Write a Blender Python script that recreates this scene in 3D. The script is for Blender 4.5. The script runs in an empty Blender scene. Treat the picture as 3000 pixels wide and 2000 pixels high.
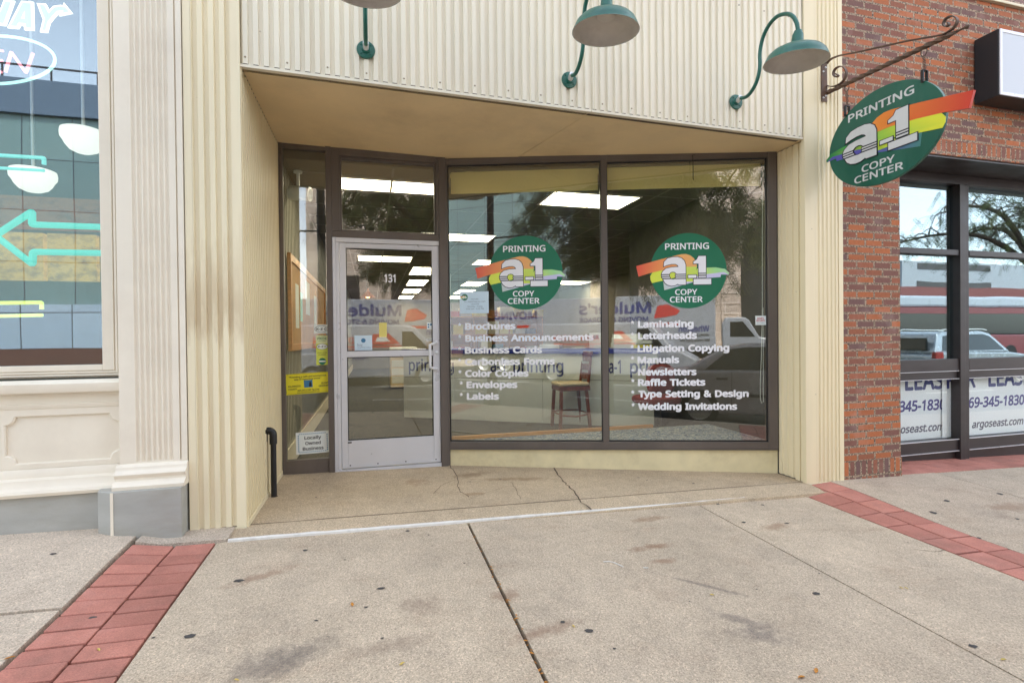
import bpy, math, random
from mathutils import Vector, Matrix, noise as mnoise
random.seed(7)
R = math.radians
S = bpy.context.scene
COL = S.collection

# ------------------------------------------------------------------ camera, sky, sun, exposure
CAMZ = 1.30
YAW, PITCH, ROLL = R(15.29), R(-.46), .0105
Zv = Vector((0, 0, 1))
F0 = Vector((math.sin(YAW), math.cos(YAW), 0)); R0 = Vector((math.cos(YAW), -math.sin(YAW), 0))
CF = F0*math.cos(PITCH) + Zv*math.sin(PITCH); CU0 = R0.cross(CF)
CR = R0*math.cos(ROLL) - CU0*math.sin(ROLL); CU = CU0*math.cos(ROLL) + R0*math.sin(ROLL)
cam = bpy.data.cameras.new('camera'); camo = bpy.data.objects.new('camera', cam); COL.objects.link(camo)
cam.lens = 18; cam.sensor_width = 36; cam.sensor_fit = 'HORIZONTAL'; cam.clip_start = .05; cam.clip_end = 2000
m = Matrix.Identity(4)
for i, v in enumerate((CR, CU, -CF)):
    for j in range(3): m[j][i] = v[j]
m.translation = (0, 0, CAMZ)
camo.matrix_world = m
S.camera = camo

SUN_EL, SUN_AZ = R(50), R(22)      # azimuth measured from +Y clockwise: the sun stands behind the shops, their fronts are in open shade
w = bpy.data.worlds.new('World'); S.world = w; w.use_nodes = True
nt = w.node_tree; nt.nodes.clear()
sky = nt.nodes.new('ShaderNodeTexSky'); sky.sky_type = 'NISHITA'; sky.sun_disc = False
sky.sun_elevation = SUN_EL; sky.sun_rotation = SUN_AZ; sky.air_density = 1.0; sky.dust_density = 1.2; sky.ozone_density = 1.0
hs = nt.nodes.new('ShaderNodeHueSaturation'); hs.inputs['Saturation'].default_value = .42
bg = nt.nodes.new('ShaderNodeBackground'); bg.inputs['Strength'].default_value = .15
wo = nt.nodes.new('ShaderNodeOutputWorld')
nt.links.new(sky.outputs[0], hs.inputs['Color']); nt.links.new(hs.outputs[0], bg.inputs['Color']); nt.links.new(bg.outputs[0], wo.inputs[0])
sl = bpy.data.lights.new('sun', 'SUN'); sl.energy = 1.5; sl.angle = R(12); sl.color = (1, .93, .82)
so = bpy.data.objects.new('sun', sl); COL.objects.link(so)
sd = Vector((math.sin(SUN_AZ)*math.cos(SUN_EL), math.cos(SUN_AZ)*math.cos(SUN_EL), math.sin(SUN_EL)))
so.rotation_euler = sd.to_track_quat('Z', 'Y').to_euler(); so.location = (0, -8, 20)
S.view_settings.view_transform = 'Standard'; S.view_settings.look = 'None'; S.view_settings.exposure = 2.46; S.view_settings.gamma = 1
S.cycles.use_denoising = True
S.cycles.max_bounces = 10; S.cycles.transparent_max_bounces = 24; S.cycles.glossy_bounces = 5
S.cycles.sample_clamp_indirect = 1.5

# ------------------------------------------------------------------ helpers: pixels of the survey photo -> points on known planes
CAM = Vector((0, 0, CAMZ))
def ray(x, y): return CF + CR*((x-1500)/1500) + CU*((1000-y)/1500)
def onpl(x, y, p, n):
    d = ray(x, y); n = Vector(n); return CAM + d*((Vector(p)-CAM).dot(n)/d.dot(n))
def onY(x, y, Y): return onpl(x, y, (0, Y, 0), (0, 1, 0))
def onX(x, y, X): return onpl(x, y, (X, 0, 0), (1, 0, 0))
def onZ(x, y, Z): return onpl(x, y, (0, 0, Z), (0, 0, 1))

class Fr:
    """A wall plane: u along it, v up, w outwards."""
    def __init__(s, o, U, N, V=(0, 0, 1)):
        s.o = Vector(o); s.U = Vector(U).normalized(); s.N = Vector(N).normalized(); s.V = Vector(V).normalized()
    def p(s, u, v, w=0): return s.o + s.U*u + s.V*v + s.N*w
    def at(s, x, y, w=0):
        P = onpl(x, y, s.o + s.N*w, s.N) - s.o
        return P.dot(s.U), P.dot(s.V)
def facade(Y): return Fr((0, Y, 0), (1, 0, 0), (0, -1, 0))
FF = facade(3.68)
FD = Fr((-.79, 5.03, 0), (1, 0, 0), (0, -1, 0))                 # door wall
WU = Vector((2.98, -1.0, 0)).normalized(); WN = Vector((WU.y, -WU.x, 0))
FW = Fr((.72, 5.03, 0), WU, WN)                                  # angled shop window

ORG = {}
FONT = {}
def sans():
    try:
        import os
        return bpy.data.fonts.load(os.path.join(bpy.utils.system_resource('DATAFILES', path='fonts'), 'NotoSansHebrew-Regular.woff2'))
    except Exception: return None
SANS = sans()
def text_mesh(body, bold=.02, shear=0., space=1.0):
    key = (body, bold, shear, space)
    if key in FONT: return FONT[key]
    c = bpy.data.curves.new('t', 'FONT'); c.body = body; c.size = 1
    if SANS: c.font = SANS
    c.offset = bold; c.shear = shear; c.space_character = space; c.resolution_u = 4
    o = bpy.data.objects.new('t', c); COL.objects.link(o)
    dg = bpy.context.evaluated_depsgraph_get(); me = o.evaluated_get(dg).to_mesh()
    V = [(v.co.x, v.co.y) for v in me.vertices]; P = [tuple(p.vertices) for p in me.polygons]
    o.to_mesh_clear() if hasattr(o, 'to_mesh_clear') else None
    bpy.data.objects.remove(o); bpy.data.curves.remove(c)
    FONT[key] = (V, P); return V, P
CAPH = max(v[1] for v in text_mesh('H', 0)[0])

class MB:
    def __init__(s): s.v = []; s.f = []; s.m = []; s.c = {}; s.sm = []
    def add(s, vs, fs, mi=0, sm=False):
        o = len(s.v); s.v += [Vector(x) for x in vs]
        for f in fs: s.f.append(tuple(o+i for i in f)); s.m.append(mi); s.sm.append(sm)
        return o
    def hexa(s, P, mi=0):      # P: 4 bottom, 4 top, matching order
        s.add(P, [(3, 2, 1, 0), (4, 5, 6, 7), (0, 1, 5, 4), (1, 2, 6, 5), (2, 3, 7, 6), (3, 0, 4, 7)], mi); return s
    def box(s, x0, x1, y0, y1, z0, z1, mi=0):
        return s.hexa([(x0, y0, z0), (x1, y0, z0), (x1, y1, z0), (x0, y1, z0), (x0, y0, z1), (x1, y0, z1), (x1, y1, z1), (x0, y1, z1)], mi)
    def fbox(s, fr, u0, u1, v0, v1, w0, w1, mi=0):
        return s.hexa([fr.p(u0, v0, w1), fr.p(u1, v0, w1), fr.p(u1, v0, w0), fr.p(u0, v0, w0), fr.p(u0, v1, w1), fr.p(u1, v1, w1), fr.p(u1, v1, w0), fr.p(u0, v1, w0)], mi)
    def prism(s, fr, pts, w0, w1, mi=0, mi_side=None):
        if sum(a[0]*b[1]-b[0]*a[1] for a, b in zip(pts, pts[1:]+pts[:1])) < 0: pts = pts[::-1]
        n = len(pts)
        o = s.add([fr.p(u, v, w1) for u, v in pts] + [fr.p(u, v, w0) for u, v in pts], [tuple(range(n)), tuple(range(2*n-1, n-1, -1))], mi)
        for i in range(n):
            j = (i+1) % n; s.f.append((o+i, o+n+i, o+n+j, o+j)); s.m.append(mi if mi_side is None else mi_side); s.sm.append(False)
        return o
    def frame(s, fr, u0, u1, v0, v1, t, w0, w1, mi=0):   # four butted bars; t = (left,right,bottom,top)
        l, r, b, tp = t
        s.fbox(fr, u0, u0+l, v0, v1, w0, w1, mi); s.fbox(fr, u1-r, u1, v0, v1, w0, w1, mi)
        if b: s.fbox(fr, u0+l, u1-r, v0, v0+b, w0, w1-.002, mi)
        if tp: s.fbox(fr, u0+l, u1-r, v1-tp, v1, w0, w1-.002, mi)
        return s
    def tube(s, path, r, n=10, mi=0, closed=False, rad=None):
        path = [Vector(p) for p in path]; N = len(path)
        up = None; rings = []
        for i, p in enumerate(path):
            if closed: t = (path[(i+1) % N]-path[i-1])
            else: t = path[min(i+1, N-1)]-path[max(i-1, 0)]
            t.normalize()
            if up is None:
                a = Vector((0, 0, 1)) if abs(t.z) < .9 else Vector((1, 0, 0)); up = (a - t*a.dot(t)).normalized()
            else: up = (up - t*up.dot(t)).normalized()
            b = t.cross(up); rr = rad[i] if rad else r
            rings.append([p + up*(rr*math.cos(2*math.pi*k/n)) + b*(rr*math.sin(2*math.pi*k/n)) for k in range(n)])
        vs = [v for rg in rings for v in rg]; fs = []
        for i in range(N if closed else N-1):
            j = (i+1) % N
            for k in range(n): fs.append((i*n+k, i*n+(k+1) % n, j*n+(k+1) % n, j*n+k))
        s.add(vs, fs, mi, True)
        if not closed:
            o = len(s.v); s.add(rings[0], [tuple(range(n-1, -1, -1))], mi); s.add(rings[-1], [tuple(range(n))], mi)
        return s
    def lathe(s, prof, o, ax=(0, 0, 1), n=32, mi=0, ecc=None, sm=True):
        ax = Vector(ax).normalized(); a = Vector((1, 0, 0)) if abs(ax.x) < .9 else Vector((0, 1, 0))
        e1 = (a-ax*a.dot(ax)).normalized(); e2 = ax.cross(e1); o = Vector(o)
        vs = []; fs = []
        for r, h in prof:
            for k in range(n):
                t = 2*math.pi*k/n; vs.append(o + ax*h + e1*(r*math.cos(t)) + e2*(r*math.sin(t)))
        for i in range(len(prof)-1):
            for k in range(n): fs.append((i*n+k, i*n+(k+1) % n, (i+1)*n+(k+1) % n, (i+1)*n+k))
        s.add(vs, fs, mi, sm); return s
    def text(s, fr, body, u, v, cap, w=0, th=.0006, align='L', bold=.02, shear=0., width=None, xs=1., mi=0, rot=0., space=1.0):
        V, P = text_mesh(body, 0, shear, space); k = cap/CAPH
        bo = bold*1.25*.7
        x0 = min(a[0] for a in V)-bo; x1 = max(a[0] for a in V)+bo
        k = cap/(CAPH+2*bo)
        sx = k*xs if width is None else width/(x1-x0)
        W = (x1-x0)*sx; off = {'L': 0, 'C': -W/2, 'R': -W}[align]
        cr, sr = math.cos(rot), math.sin(rot)
        n = len(V); cnt = set()
        for p in P:
            for i in range(len(p)): cnt.add((p[i], p[(i+1) % len(p)]))
        rim = [(a, b) for a, b in cnt if (b, a) not in cnt]
        shifts = [(0, 0)]+[(bo*math.cos(R(a)), bo*math.sin(R(a))) for a in range(0, 360, 45)] if bold else [(0, 0)]
        for q_, (ax, ay) in enumerate(shifts):
            def q(a, ww):
                du, dv = off+(a[0]+ax-x0)*sx, (a[1]+ay+bo)*k
                return fr.p(u+du*cr-dv*sr, v+du*sr+dv*cr, ww)
            e = th*(1-.06*q_)
            s.add([q(a, w+e) for a in V], P, mi)
            if q_ == 0:
                o = s.add([q(a, w) for a in V], [], mi)
                for (a, b) in rim: s.f.append((o-n+a, o+a, o+b, o-n+b)); s.m.append(mi); s.sm.append(False)
        return s
    def build(s, name, mats, parent=None, bevel=0, sharp=35, cols=False):
        if not isinstance(mats, (list, tuple)): mats = [mats]
        off = ORG.get(parent.name, Vector()) if parent else Vector()
        me = bpy.data.meshes.new(name); me.from_pydata([v-off for v in s.v], [], s.f); 
        for mt in mats: me.materials.append(mt)
        me.polygons.foreach_set('material_index', s.m); me.polygons.foreach_set('use_smooth', s.sm)
        if s.c:
            ca = me.color_attributes.new('Col', 'FLOAT_COLOR', 'POINT')
            for i in range(len(me.vertices)): ca.data[i].color = (*s.c.get(i, (1, 1, 1)), 1)
        me.update()
        if any(s.sm):
            try: me.set_sharp_from_angle(angle=R(sharp))
            except Exception: pass
        o = bpy.data.objects.new(name, me); COL.objects.link(o)
        if parent: o.parent = parent; ORG[o.name] = off
        if bevel:
            b = o.modifiers.new('bevel', 'BEVEL'); b.width = bevel; b.segments = 2; b.limit_method = 'ANGLE'; b.angle_limit = R(40)
        return o
def tag(o, label, cat, group=None):
    o['label'] = label; o['category'] = cat
    if group: o['group'] = group
    return o
def thing(name, label, cat, loc=(0, 0, 0), group=None, rz=0, local=False):
    o = bpy.data.objects.new(name, None); COL.objects.link(o); o.location = loc; o.rotation_euler = (0, 0, rz); o.empty_display_size = .1
    ORG[o.name] = Vector() if local else Vector(loc)
    return tag(o, label, cat, group)
def struct(o, kind='structure'): o['kind'] = kind; return o
def copy_tree(o, parent=None):
    c = o.copy(); COL.objects.link(c)
    if parent: c.parent = parent
    for ch in list(o.children): copy_tree(ch, c)
    return c

# ------------------------------------------------------------------ materials
def lin(c): return tuple(((x/255+.055)/1.055)**2.4 if x/255 > .04045 else x/255/12.92 for x in c)
MATS = {}
class NT:
    def __init__(s, name):
        s.m = bpy.data.materials.new(name); s.m.use_nodes = True; s.t = s.m.node_tree; s.b = s.t.nodes['Principled BSDF']
    def n(s, typ, **kw):
        nd = s.t.nodes.new(typ)
        for k, v in kw.items():
            if k in nd.inputs: nd.inputs[k].default_value = v
            else: setattr(nd, k, v)
        return nd
    def l(s, a, b): s.t.links.new(a, b)
    def coord(s): return s.n('ShaderNodeTexCoord').outputs['Object']
    def mapped(s, sc=(1, 1, 1), rot=(0, 0, 0), loc=(0, 0, 0)):
        mp = s.n('ShaderNodeMapping'); mp.inputs['Scale'].default_value = sc; mp.inputs['Rotation'].default_value = rot; mp.inputs['Location'].default_value = loc
        s.l(s.coord(), mp.inputs['Vector']); return mp.outputs[0]
    def noise(s, scale, det=4, vec=None, rough=.55):
        nd = s.n('ShaderNodeTexNoise', Scale=scale, Detail=det, Roughness=rough); s.l(vec or s.coord(), nd.inputs['Vector']); return nd.outputs['Fac']
    def ramp(s, fac, stops, interp='LINEAR'):
        nd = s.n('ShaderNodeValToRGB'); nd.color_ramp.interpolation = interp
        el = nd.color_ramp.elements
        while len(el) < len(stops): el.new(.5)
        for e, (p, c) in zip(el, stops): e.position = p; e.color = (*c, 1) if len(c) == 3 else c
        s.l(fac, nd.inputs[0]); return nd.outputs[0]
    def mix(s, fac, a, b, mode='MIX'):
        nd = s.n('ShaderNodeMix', data_type='RGBA', blend_type=mode)
        for k, v in ((0, fac), (6, a), (7, b)):
            if isinstance(v, (int, float)): nd.inputs[k].default_value = v
            elif isinstance(v, tuple): nd.inputs[k].default_value = (*v, 1)
            else: s.l(v, nd.inputs[k])
        return nd.outputs[2]
    def math(s, op, a, b=None, clamp=False):
        nd = s.n('ShaderNodeMath', operation=op, use_clamp=clamp)
        for k, v in ((0, a), (1, b)):
            if v is None: continue
            if isinstance(v, (int, float)): nd.inputs[k].default_value = v
            else: s.l(v, nd.inputs[k])
        return nd.outputs[0]
    def bump(s, h, strength=.2, dist=.005):
        nd = s.n('ShaderNodeBump', Strength=strength, Distance=dist); s.l(h, nd.inputs['Height']); s.l(nd.outputs[0], s.b.inputs['Normal'])
    def color(s, c):
        if isinstance(c, tuple): s.b.inputs['Base Color'].default_value = (*c, 1)
        else: s.l(c, s.b.inputs['Base Color'])
        return s
    def rough(s, r):
        if isinstance(r, (int, float)): s.b.inputs['Roughness'].default_value = r
        else: s.l(r, s.b.inputs['Roughness'])
        return s
def sc3(c, k): return tuple(min(1, x*k) for x in c)

def paint(name, rgb, rough=.5, var=.12, scale=6., bump=.05, metal=0, stretch=(1, 1, 1), dirt=None, dirtamt=.3):
    t = NT(name); c = lin(rgb); v = t.mapped(stretch)
    col = t.ramp(t.noise(scale, 5, v), [(.3, sc3(c, 1-var)), (.7, sc3(c, 1+var*.6))])
    if dirt:
        d = t.ramp(t.noise(scale*.45, 7, t.mapped(tuple(x*1.0 for x in stretch), loc=(3, 7, 1)), .68), [(.5, (0, 0, 0)), (.72, (1, 1, 1))])
        col = t.mix(t.math('MULTIPLY', d, dirtamt), col, lin(dirt))
    t.color(col).rough(t.ramp(t.noise(scale*2, 3, v), [(.3, (rough-.07,)*3), (.7, (min(1, rough+.1),)*3)]))
    t.b.inputs['Metallic'].default_value = metal
    if bump: t.bump(t.noise(90, 3), bump, .002)
    return t.m
def flat(name, rgb, rough=.5, metal=0):
    t = NT(name); t.color(lin(rgb)).rough(rough); t.b.inputs['Metallic'].default_value = metal; return t.m
def emit(name, rgb, strength, sample=False):
    t = NT(name)
    if not sample: t.m.cycles.emission_sampling = 'NONE'
    t.color(lin(rgb)).rough(.4); t.b.inputs['Emission Color'].default_value = (*lin(rgb), 1); t.b.inputs['Emission Strength'].default_value = strength; return t.m
def vcol(name, rough=.4):
    t = NT(name); a = t.n('ShaderNodeVertexColor', layer_name='Col'); t.color(a.outputs[0]).rough(rough); return t.m
def glass(name, f0=.1, tint=(1, 1, 1), wav=.0, wscale=1.2, rough=0., coat=(1, 1, 1)):
    """thin pane: clear with a mirror share that grows towards grazing view (Schlick)"""
    t = NT(name); tr = t.n('ShaderNodeBsdfTransparent', Color=(*tint, 1)); gl = t.n('ShaderNodeBsdfGlossy', Roughness=rough, Color=(*coat, 1))
    lw = t.n('ShaderNodeLayerWeight', Blend=.5); mx = t.n('ShaderNodeMixShader')
    fac = t.math('ADD', t.math('MULTIPLY', t.math('POWER', lw.outputs['Facing'], 5.), 1-f0), f0)
    if wav:
        bp = t.n('ShaderNodeBump', Strength=wav, Distance=.02); t.l(t.noise(wscale, 2), bp.inputs['Height']); t.l(bp.outputs[0], gl.inputs['Normal'])
    t.l(fac, mx.inputs[0]); t.l(tr.outputs[0], mx.inputs[1]); t.l(gl.outputs[0], mx.inputs[2])
    t.l(mx.outputs[0], t.t.nodes['Material Output'].inputs['Surface']); return t.m
def brick(name, soldier=False, pal=None, mortar=(198, 172, 146), bw=.203, rh=.0677):
    t = NT(name); c = t.coord()
    sp = t.n('ShaderNodeSeparateXYZ'); t.l(c, sp.inputs[0])
    h = t.math('ADD', sp.outputs[0], sp.outputs[1])
    cb = t.n('ShaderNodeCombineXYZ'); t.l(h if not soldier else sp.outputs[2], cb.inputs[0]); t.l(sp.outputs[2] if not soldier else h, cb.inputs[1])
    br = t.n('ShaderNodeTexBrick', Scale=1., **{'Mortar Size': .0105, 'Mortar Smooth': .1, 'Brick Width': bw, 'Row Height': rh, 'Bias': 0.})
    br.offset = .5 if not soldier else 0.
    nz = t.noise(9, 3); 
    dist = t.n('ShaderNodeMix', data_type='VECTOR'); 
    wob = t.n('ShaderNodeVectorMath', operation='MULTIPLY_ADD'); nv = t.n('ShaderNodeTexNoise', Scale=22., Detail=2.); t.l(c, nv.inputs['Vector'])
    t.l(nv.outputs['Color'], wob.inputs[0]); wob.inputs[1].default_value = (.002, .002, 0); t.l(cb.outputs[0], wob.inputs[2])
    t.l(wob.outputs[0], br.inputs['Vector'])
    br.inputs['Color1'].default_value = (0, 0, 0, 1); br.inputs['Color2'].default_value = (1, 1, 1, 1); br.inputs['Mortar'].default_value = (.5, .5, .5, 1)
    pal = pal or [(0, (112, 86, 82)), (.2, (128, 86, 74)), (.4, (150, 92, 66)), (.56, (170, 100, 62)), (.74, (182, 108, 66)), (.9, (154, 94, 70)), (1, (120, 84, 76))]
    col = t.ramp(br.outputs['Color'], [(p, lin(x)) for p, x in pal])
    sp2 = t.ramp(t.noise(38, 6, rough=.7), [(.3, (.84, .82, .82)), (.62, (1.06, 1.04, 1.04))]); col = t.mix(1., col, sp2, 'MULTIPLY')
    ef = t.ramp(t.noise(3.2, 6, rough=.7), [(.52, (0, 0, 0)), (.72, (1, 1, 1))]); col = t.mix(t.math('MULTIPLY', ef, .22), col, lin((196, 178, 172)))
    col = t.mix(br.outputs['Fac'], col, t.ramp(t.noise(60, 3), [(.3, lin(sc3(mortar, .86))), (.7, lin(mortar))]))
    t.color(col).rough(.85)
    t.bump(t.math('ADD', t.math('MULTIPLY', br.outputs['Fac'], -1.), t.math('MULTIPLY', t.noise(60, 5), .5)), .3, .004)
    return t.m
def cladding(name, rgb, rust, band=None):
    t = NT(name); c = lin(rgb)
    v = t.mapped((1, 1, .1))
    col = t.ramp(t.noise(5, 4, v), [(.3, sc3(c, .93)), (.7, sc3(c, 1.04))])
    st = t.ramp(t.noise(11, 8, t.mapped((1, 1, .05), loc=(2, 9, 4)), .7), [(.55, (0, 0, 0)), (.78, (1, 1, 1))])
    col = t.mix(t.math('MULTIPLY', st, rust), col, lin((180, 156, 116)))
    sp = t.ramp(t.noise(24, 3, rough=.5), [(.75, (0, 0, 0)), (.775, (1, 1, 1))]); col = t.mix(t.math('MULTIPLY', sp, .4), col, lin((112, 90, 62)))
    if band:      # worn, browned patch at hand height
        sep = t.n('ShaderNodeSeparateXYZ'); t.l(t.coord(), sep.inputs[0])
        z = t.math('ADD', sep.outputs[2], t.math('MULTIPLY', t.noise(14, 4, t.mapped((1.6, 1, .3))), .7))
        k = t.ramp(t.math('DIVIDE', z, 4.), [(band[0]/4, (0, 0, 0)), (band[0]/4+.05, (1, 1, 1)), (band[1]/4-.08, (.8, .8, .8)), (band[1]/4, (0, 0, 0))])
        col = t.mix(t.math('MULTIPLY', k, .42), col, lin((172, 140, 96)))
    t.color(col).rough(.45); t.bump(t.noise(3, 2), .04, .01); return t.m

def island(t):
    return t.n('ShaderNodeNewGeometry').outputs['Random Per Island']
def concrete(name, base, stains=(), var=1.):
    t = NT(name); b = lin(base)
    big = t.ramp(t.noise(1.3, 6, rough=.6), [(.3, sc3(b, .84)), (.55, b), (.8, sc3(b, 1.1))])
    tan = t.ramp(t.noise(2.1, 7, t.mapped((1, 1.9, 1), loc=(4, 2, 0)), .68), [(.54, (0, 0, 0)), (.74, (1, 1, 1))])
    col = t.mix(t.math('MULTIPLY', tan, .28*var), big, lin((150, 118, 92)))
    grey = t.ramp(t.noise(1.7, 7, t.mapped((1.3, 1, 1), loc=(9, 5, 0)), .66), [(.52, (0, 0, 0)), (.76, (1, 1, 1))])
    col = t.mix(t.math('MULTIPLY', grey, .3*var), col, lin((120, 112, 106)))
    col = t.mix(1., col, t.ramp(island(t), [(0, (.93, .93, .94)), (1, (1.06, 1.05, 1.03))]), 'MULTIPLY')
    mot = t.ramp(t.noise(7, 8, rough=.72), [(.3, (.88, .87, .86)), (.7, (1.08, 1.08, 1.08))]); col = t.mix(1., col, mot, 'MULTIPLY')
    # exposed fine aggregate: coarse + fine grains
    g1 = t.n('ShaderNodeTexVoronoi', Scale=210.); t.l(t.coord(), g1.inputs['Vector'])
    gr = t.ramp(g1.outputs['Color'], [(.0, (.56, .54, .53)), (.3, (.9, .89, .88)), (.7, (1.08, 1.07, 1.05)), (1, (1.5, 1.48, 1.45))])
    col = t.mix(1., col, gr, 'MULTIPLY')
    g2 = t.ramp(t.noise(110, 4, rough=.75), [(.32, (.8, .8, .8)), (.68, (1.16, 1.16, 1.16))]); col = t.mix(1., col, g2, 'MULTIPLY')
    sep = t.coord()
    for (cx, cy, rx, ry, ang, rgb, amt) in stains:
        mp = t.n('ShaderNodeMapping', vector_type='TEXTURE'); mp.inputs['Location'].default_value = (cx, cy, 0); mp.inputs['Rotation'].default_value = (0, 0, ang); mp.inputs['Scale'].default_value = (rx, ry, 1000)
        t.l(sep, mp.inputs['Vector']); ln = t.n('ShaderNodeVectorMath', operation='LENGTH'); t.l(mp.outputs[0], ln.inputs[0])
        d = t.math('ADD', ln.outputs['Value'], t.math('MULTIPLY', t.math('SUBTRACT', t.noise(14, 6, rough=.75), .5), 2.2))
        k = t.ramp(d, [(.25, (1, 1, 1)), (1., (0, 0, 0))])
        col = t.mix(t.math('MULTIPLY', k, amt), col, lin(rgb))
    t.color(col).rough(.9); t.bump(t.math('ADD', g1.outputs['Distance'], t.noise(300, 3)), .35, .003)
    return t.m

M_clad = cladding('cream_cladding', (234, 225, 203), .16)
M_cladY = cladding('yellowed_cladding', (234, 219, 182), .2)
M_cladP = cladding('worn_pillar_cladding', (234, 221, 188), .25, (1.62, 2.3))
M_cladT = paint('recess_cladding', (228, 212, 172), .45, .03, 1.5, 0) if True else cladding('recess_cladding', (228, 212, 172), .18)
M_trim = paint('cream_trim', (222, 210, 178), .45, .08)
M_soffit = paint('tan_soffit', (234, 210, 166), .6, .07, 2.2, .08, dirt=(150, 120, 78), dirtamt=.25)
M_sill = paint('yellow_masonry', (226, 212, 170), .75, .1, 5, .5, dirt=(160, 138, 100), dirtamt=.4)
M_brown = paint('bronze_frame', (98, 89, 82), .42, .14, 4, .03, stretch=(1, 1, .3), dirt=(140, 126, 112), dirtamt=.25)
M_alum = paint('aluminium_door', (214, 214, 217), .33, .05, 3, .02, metal=.2)
M_chrome = flat('brushed_steel', (205, 205, 203), .38, .6)
M_pull = flat('pull_handle_metal', (226, 226, 228), .3, .15)
M_glass = glass('window_glass', .115, (.93, .96, .94), .05, 1.1)
M_glassD = glass('door_glass', .085, (.93, .95, .93), .03, 1.3)
M_glassL = glass('street_glass', .17, (.84, .88, .88), .03, .9, coat=(.84, .95, 1))
M_glassR = glass('lease_glass', .25, (.8, .88, .88), .05, 1.0, coat=(.82, .95, 1))
M_black = flat('black', (22, 22, 22), .5)
M_rubber = flat('rubber', (26, 26, 27), .8)
M_white = flat('white_vinyl', (238, 238, 242), .4)
M_green = paint('sign_green', (22, 112, 80), .4, .05, 3, .0)
M_signgreen = paint('weathered_green', (24, 92, 74), .38, .12, 5, .03, stretch=(1, 1, .2), dirt=(80, 130, 115), dirtamt=.35)
M_lampgreen = paint('enamel_green', (28, 94, 80), .35, .14, 9, .04, dirt=(80, 134, 120), dirtamt=.35)
M_lampwhite = paint('shade_inside', (206, 200, 192), .5, .1, 7, .03, dirt=(150, 136, 120), dirtamt=.35)
M_iron = paint('rusty_iron', (92, 70, 56), .6, .25, 22, .3, dirt=(128, 88, 60), dirtamt=.6)
M_ink = flat('dark_ink', (34, 34, 44), .5)
M_vcol = vcol('printed_colour')
M_navy = flat('navy_letter', (44, 54, 120), .5)
M_blue = flat('blue_counter_edge', (32, 52, 160), .35)
M_counter = paint('grey_counter', (224, 228, 224), .4, .04, 2, .0)
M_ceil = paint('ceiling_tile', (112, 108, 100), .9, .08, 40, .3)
M_iwall = paint('interior_wall', (136, 130, 118), .8, .05, 3, .03)
M_panel = paint('grey_wall_panel', (158, 156, 144), .5, .08, 3, .02, stretch=(1, 14, .2))
M_wood = paint('varnished_wood', (206, 140, 70), .35, .25, 5, .05, stretch=(.6, 6, 6))
M_cork = paint('pine_board', (186, 138, 84), .6, .18, 6, .1)
M_stool = paint('dark_cherry_wood', (122, 54, 30), .3, .25, 8, .03, stretch=(4, 4, .5))
M_cushion = paint('beige_cushion', (214, 194, 158), .8, .06, 20, .2)
M_redch = paint('maroon_fabric', (140, 44, 36), .75, .14, 30, .3)
M_plastic = flat('black_plastic', (30, 30, 32), .45)
M_tube = emit('fluorescent_lens', (255, 240, 206), 3.0, True)
M_offwhite = paint('ivory_woodwork', (232, 222, 203), .45, .05, 2.5, .12, dirt=(196, 180, 160), dirtamt=.3)
M_plinth = paint('grey_stone_paint', (168, 167, 160), .6, .12, 3, .5, stretch=(1, 1, 3), dirt=(146, 140, 122), dirtamt=.5)
M_dframe = paint('dark_bronze', (52, 46, 46), .38, .12, 4, .02, stretch=(.4, 1, 1), dirt=(88, 78, 78), dirtamt=.3)
M_brick = brick('red_brick'); M_soldier = brick('soldier_brick', True)
M_pink = None
def paver():
    t = NT('stamped_red_concrete'); c = lin((192, 128, 112))
    col = t.ramp(t.noise(5, 7, rough=.7), [(.28, sc3(c, .74)), (.55, c), (.8, lin((200, 142, 128)))])
    col = t.mix(1., col, t.ramp(island(t), [(0, (.84, .82, .8)), (.5, (1, 1, 1)), (1, (1.14, 1.14, 1.12))]), 'MULTIPLY')
    d = t.ramp(t.noise(2.3, 8, t.mapped(loc=(5, 1, 0)), .72), [(.5, (0, 0, 0)), (.75, (1, 1, 1))]); col = t.mix(t.math('MULTIPLY', d, .5), col, lin((140, 110, 98)))
    gr = t.ramp(t.noise(170, 4, rough=.75), [(.3, (.74, .72, .72)), (.72, (1.2, 1.2, 1.2))]); col = t.mix(1., col, gr, 'MULTIPLY')
    t.color(col).rough(.9); t.bump(t.math('ADD', t.noise(24, 4), t.noise(200, 3)), .55, .005); return t.m
M_paver = paver()
STAINS = [(onZ(x, y, 0).x, onZ(x, y, 0).y, rx, ry, a, c, k) for x, y, rx, ry, a, c, k in [
    (2185, 1800, .2, .05, 2.4, (96, 88, 86), .5), (2230, 1840, .15, .07, 2.6, (92, 86, 86), .5), (2060, 1700, .3, .02, 2.35, (96, 88, 86), .5), (1910, 1595, .17, .05, .1, (132, 92, 62), .6), (1900, 1515, .2, .05, .1, (140, 104, 72), .5),
    (1940, 1635, .12, .04, 0, (138, 98, 70), .5), (2270, 1525, .2, .06, .2, (142, 106, 76), .5), (760, 1720, .22, .05, .5, (140, 104, 80), .5), (890, 1935, .2, .08, .7, (104, 96, 88), .45), (1235, 1785, .14, .1, .3, (128, 106, 90), .4), (1150, 1905, .25, .07, .1, (126, 106, 90), .4),
    (1480, 1750, .08, .08, 0, (134, 98, 74), .5), (1590, 1850, .22, .05, .3, (132, 98, 76), .5), (2960, 1450, .35, .1, 0, (138, 106, 80), .5), (790, 1970, .18, .12, .4, (104, 96, 90), .5)]]
M_walk = concrete('sidewalk_concrete', (198, 182, 160), STAINS)
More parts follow.
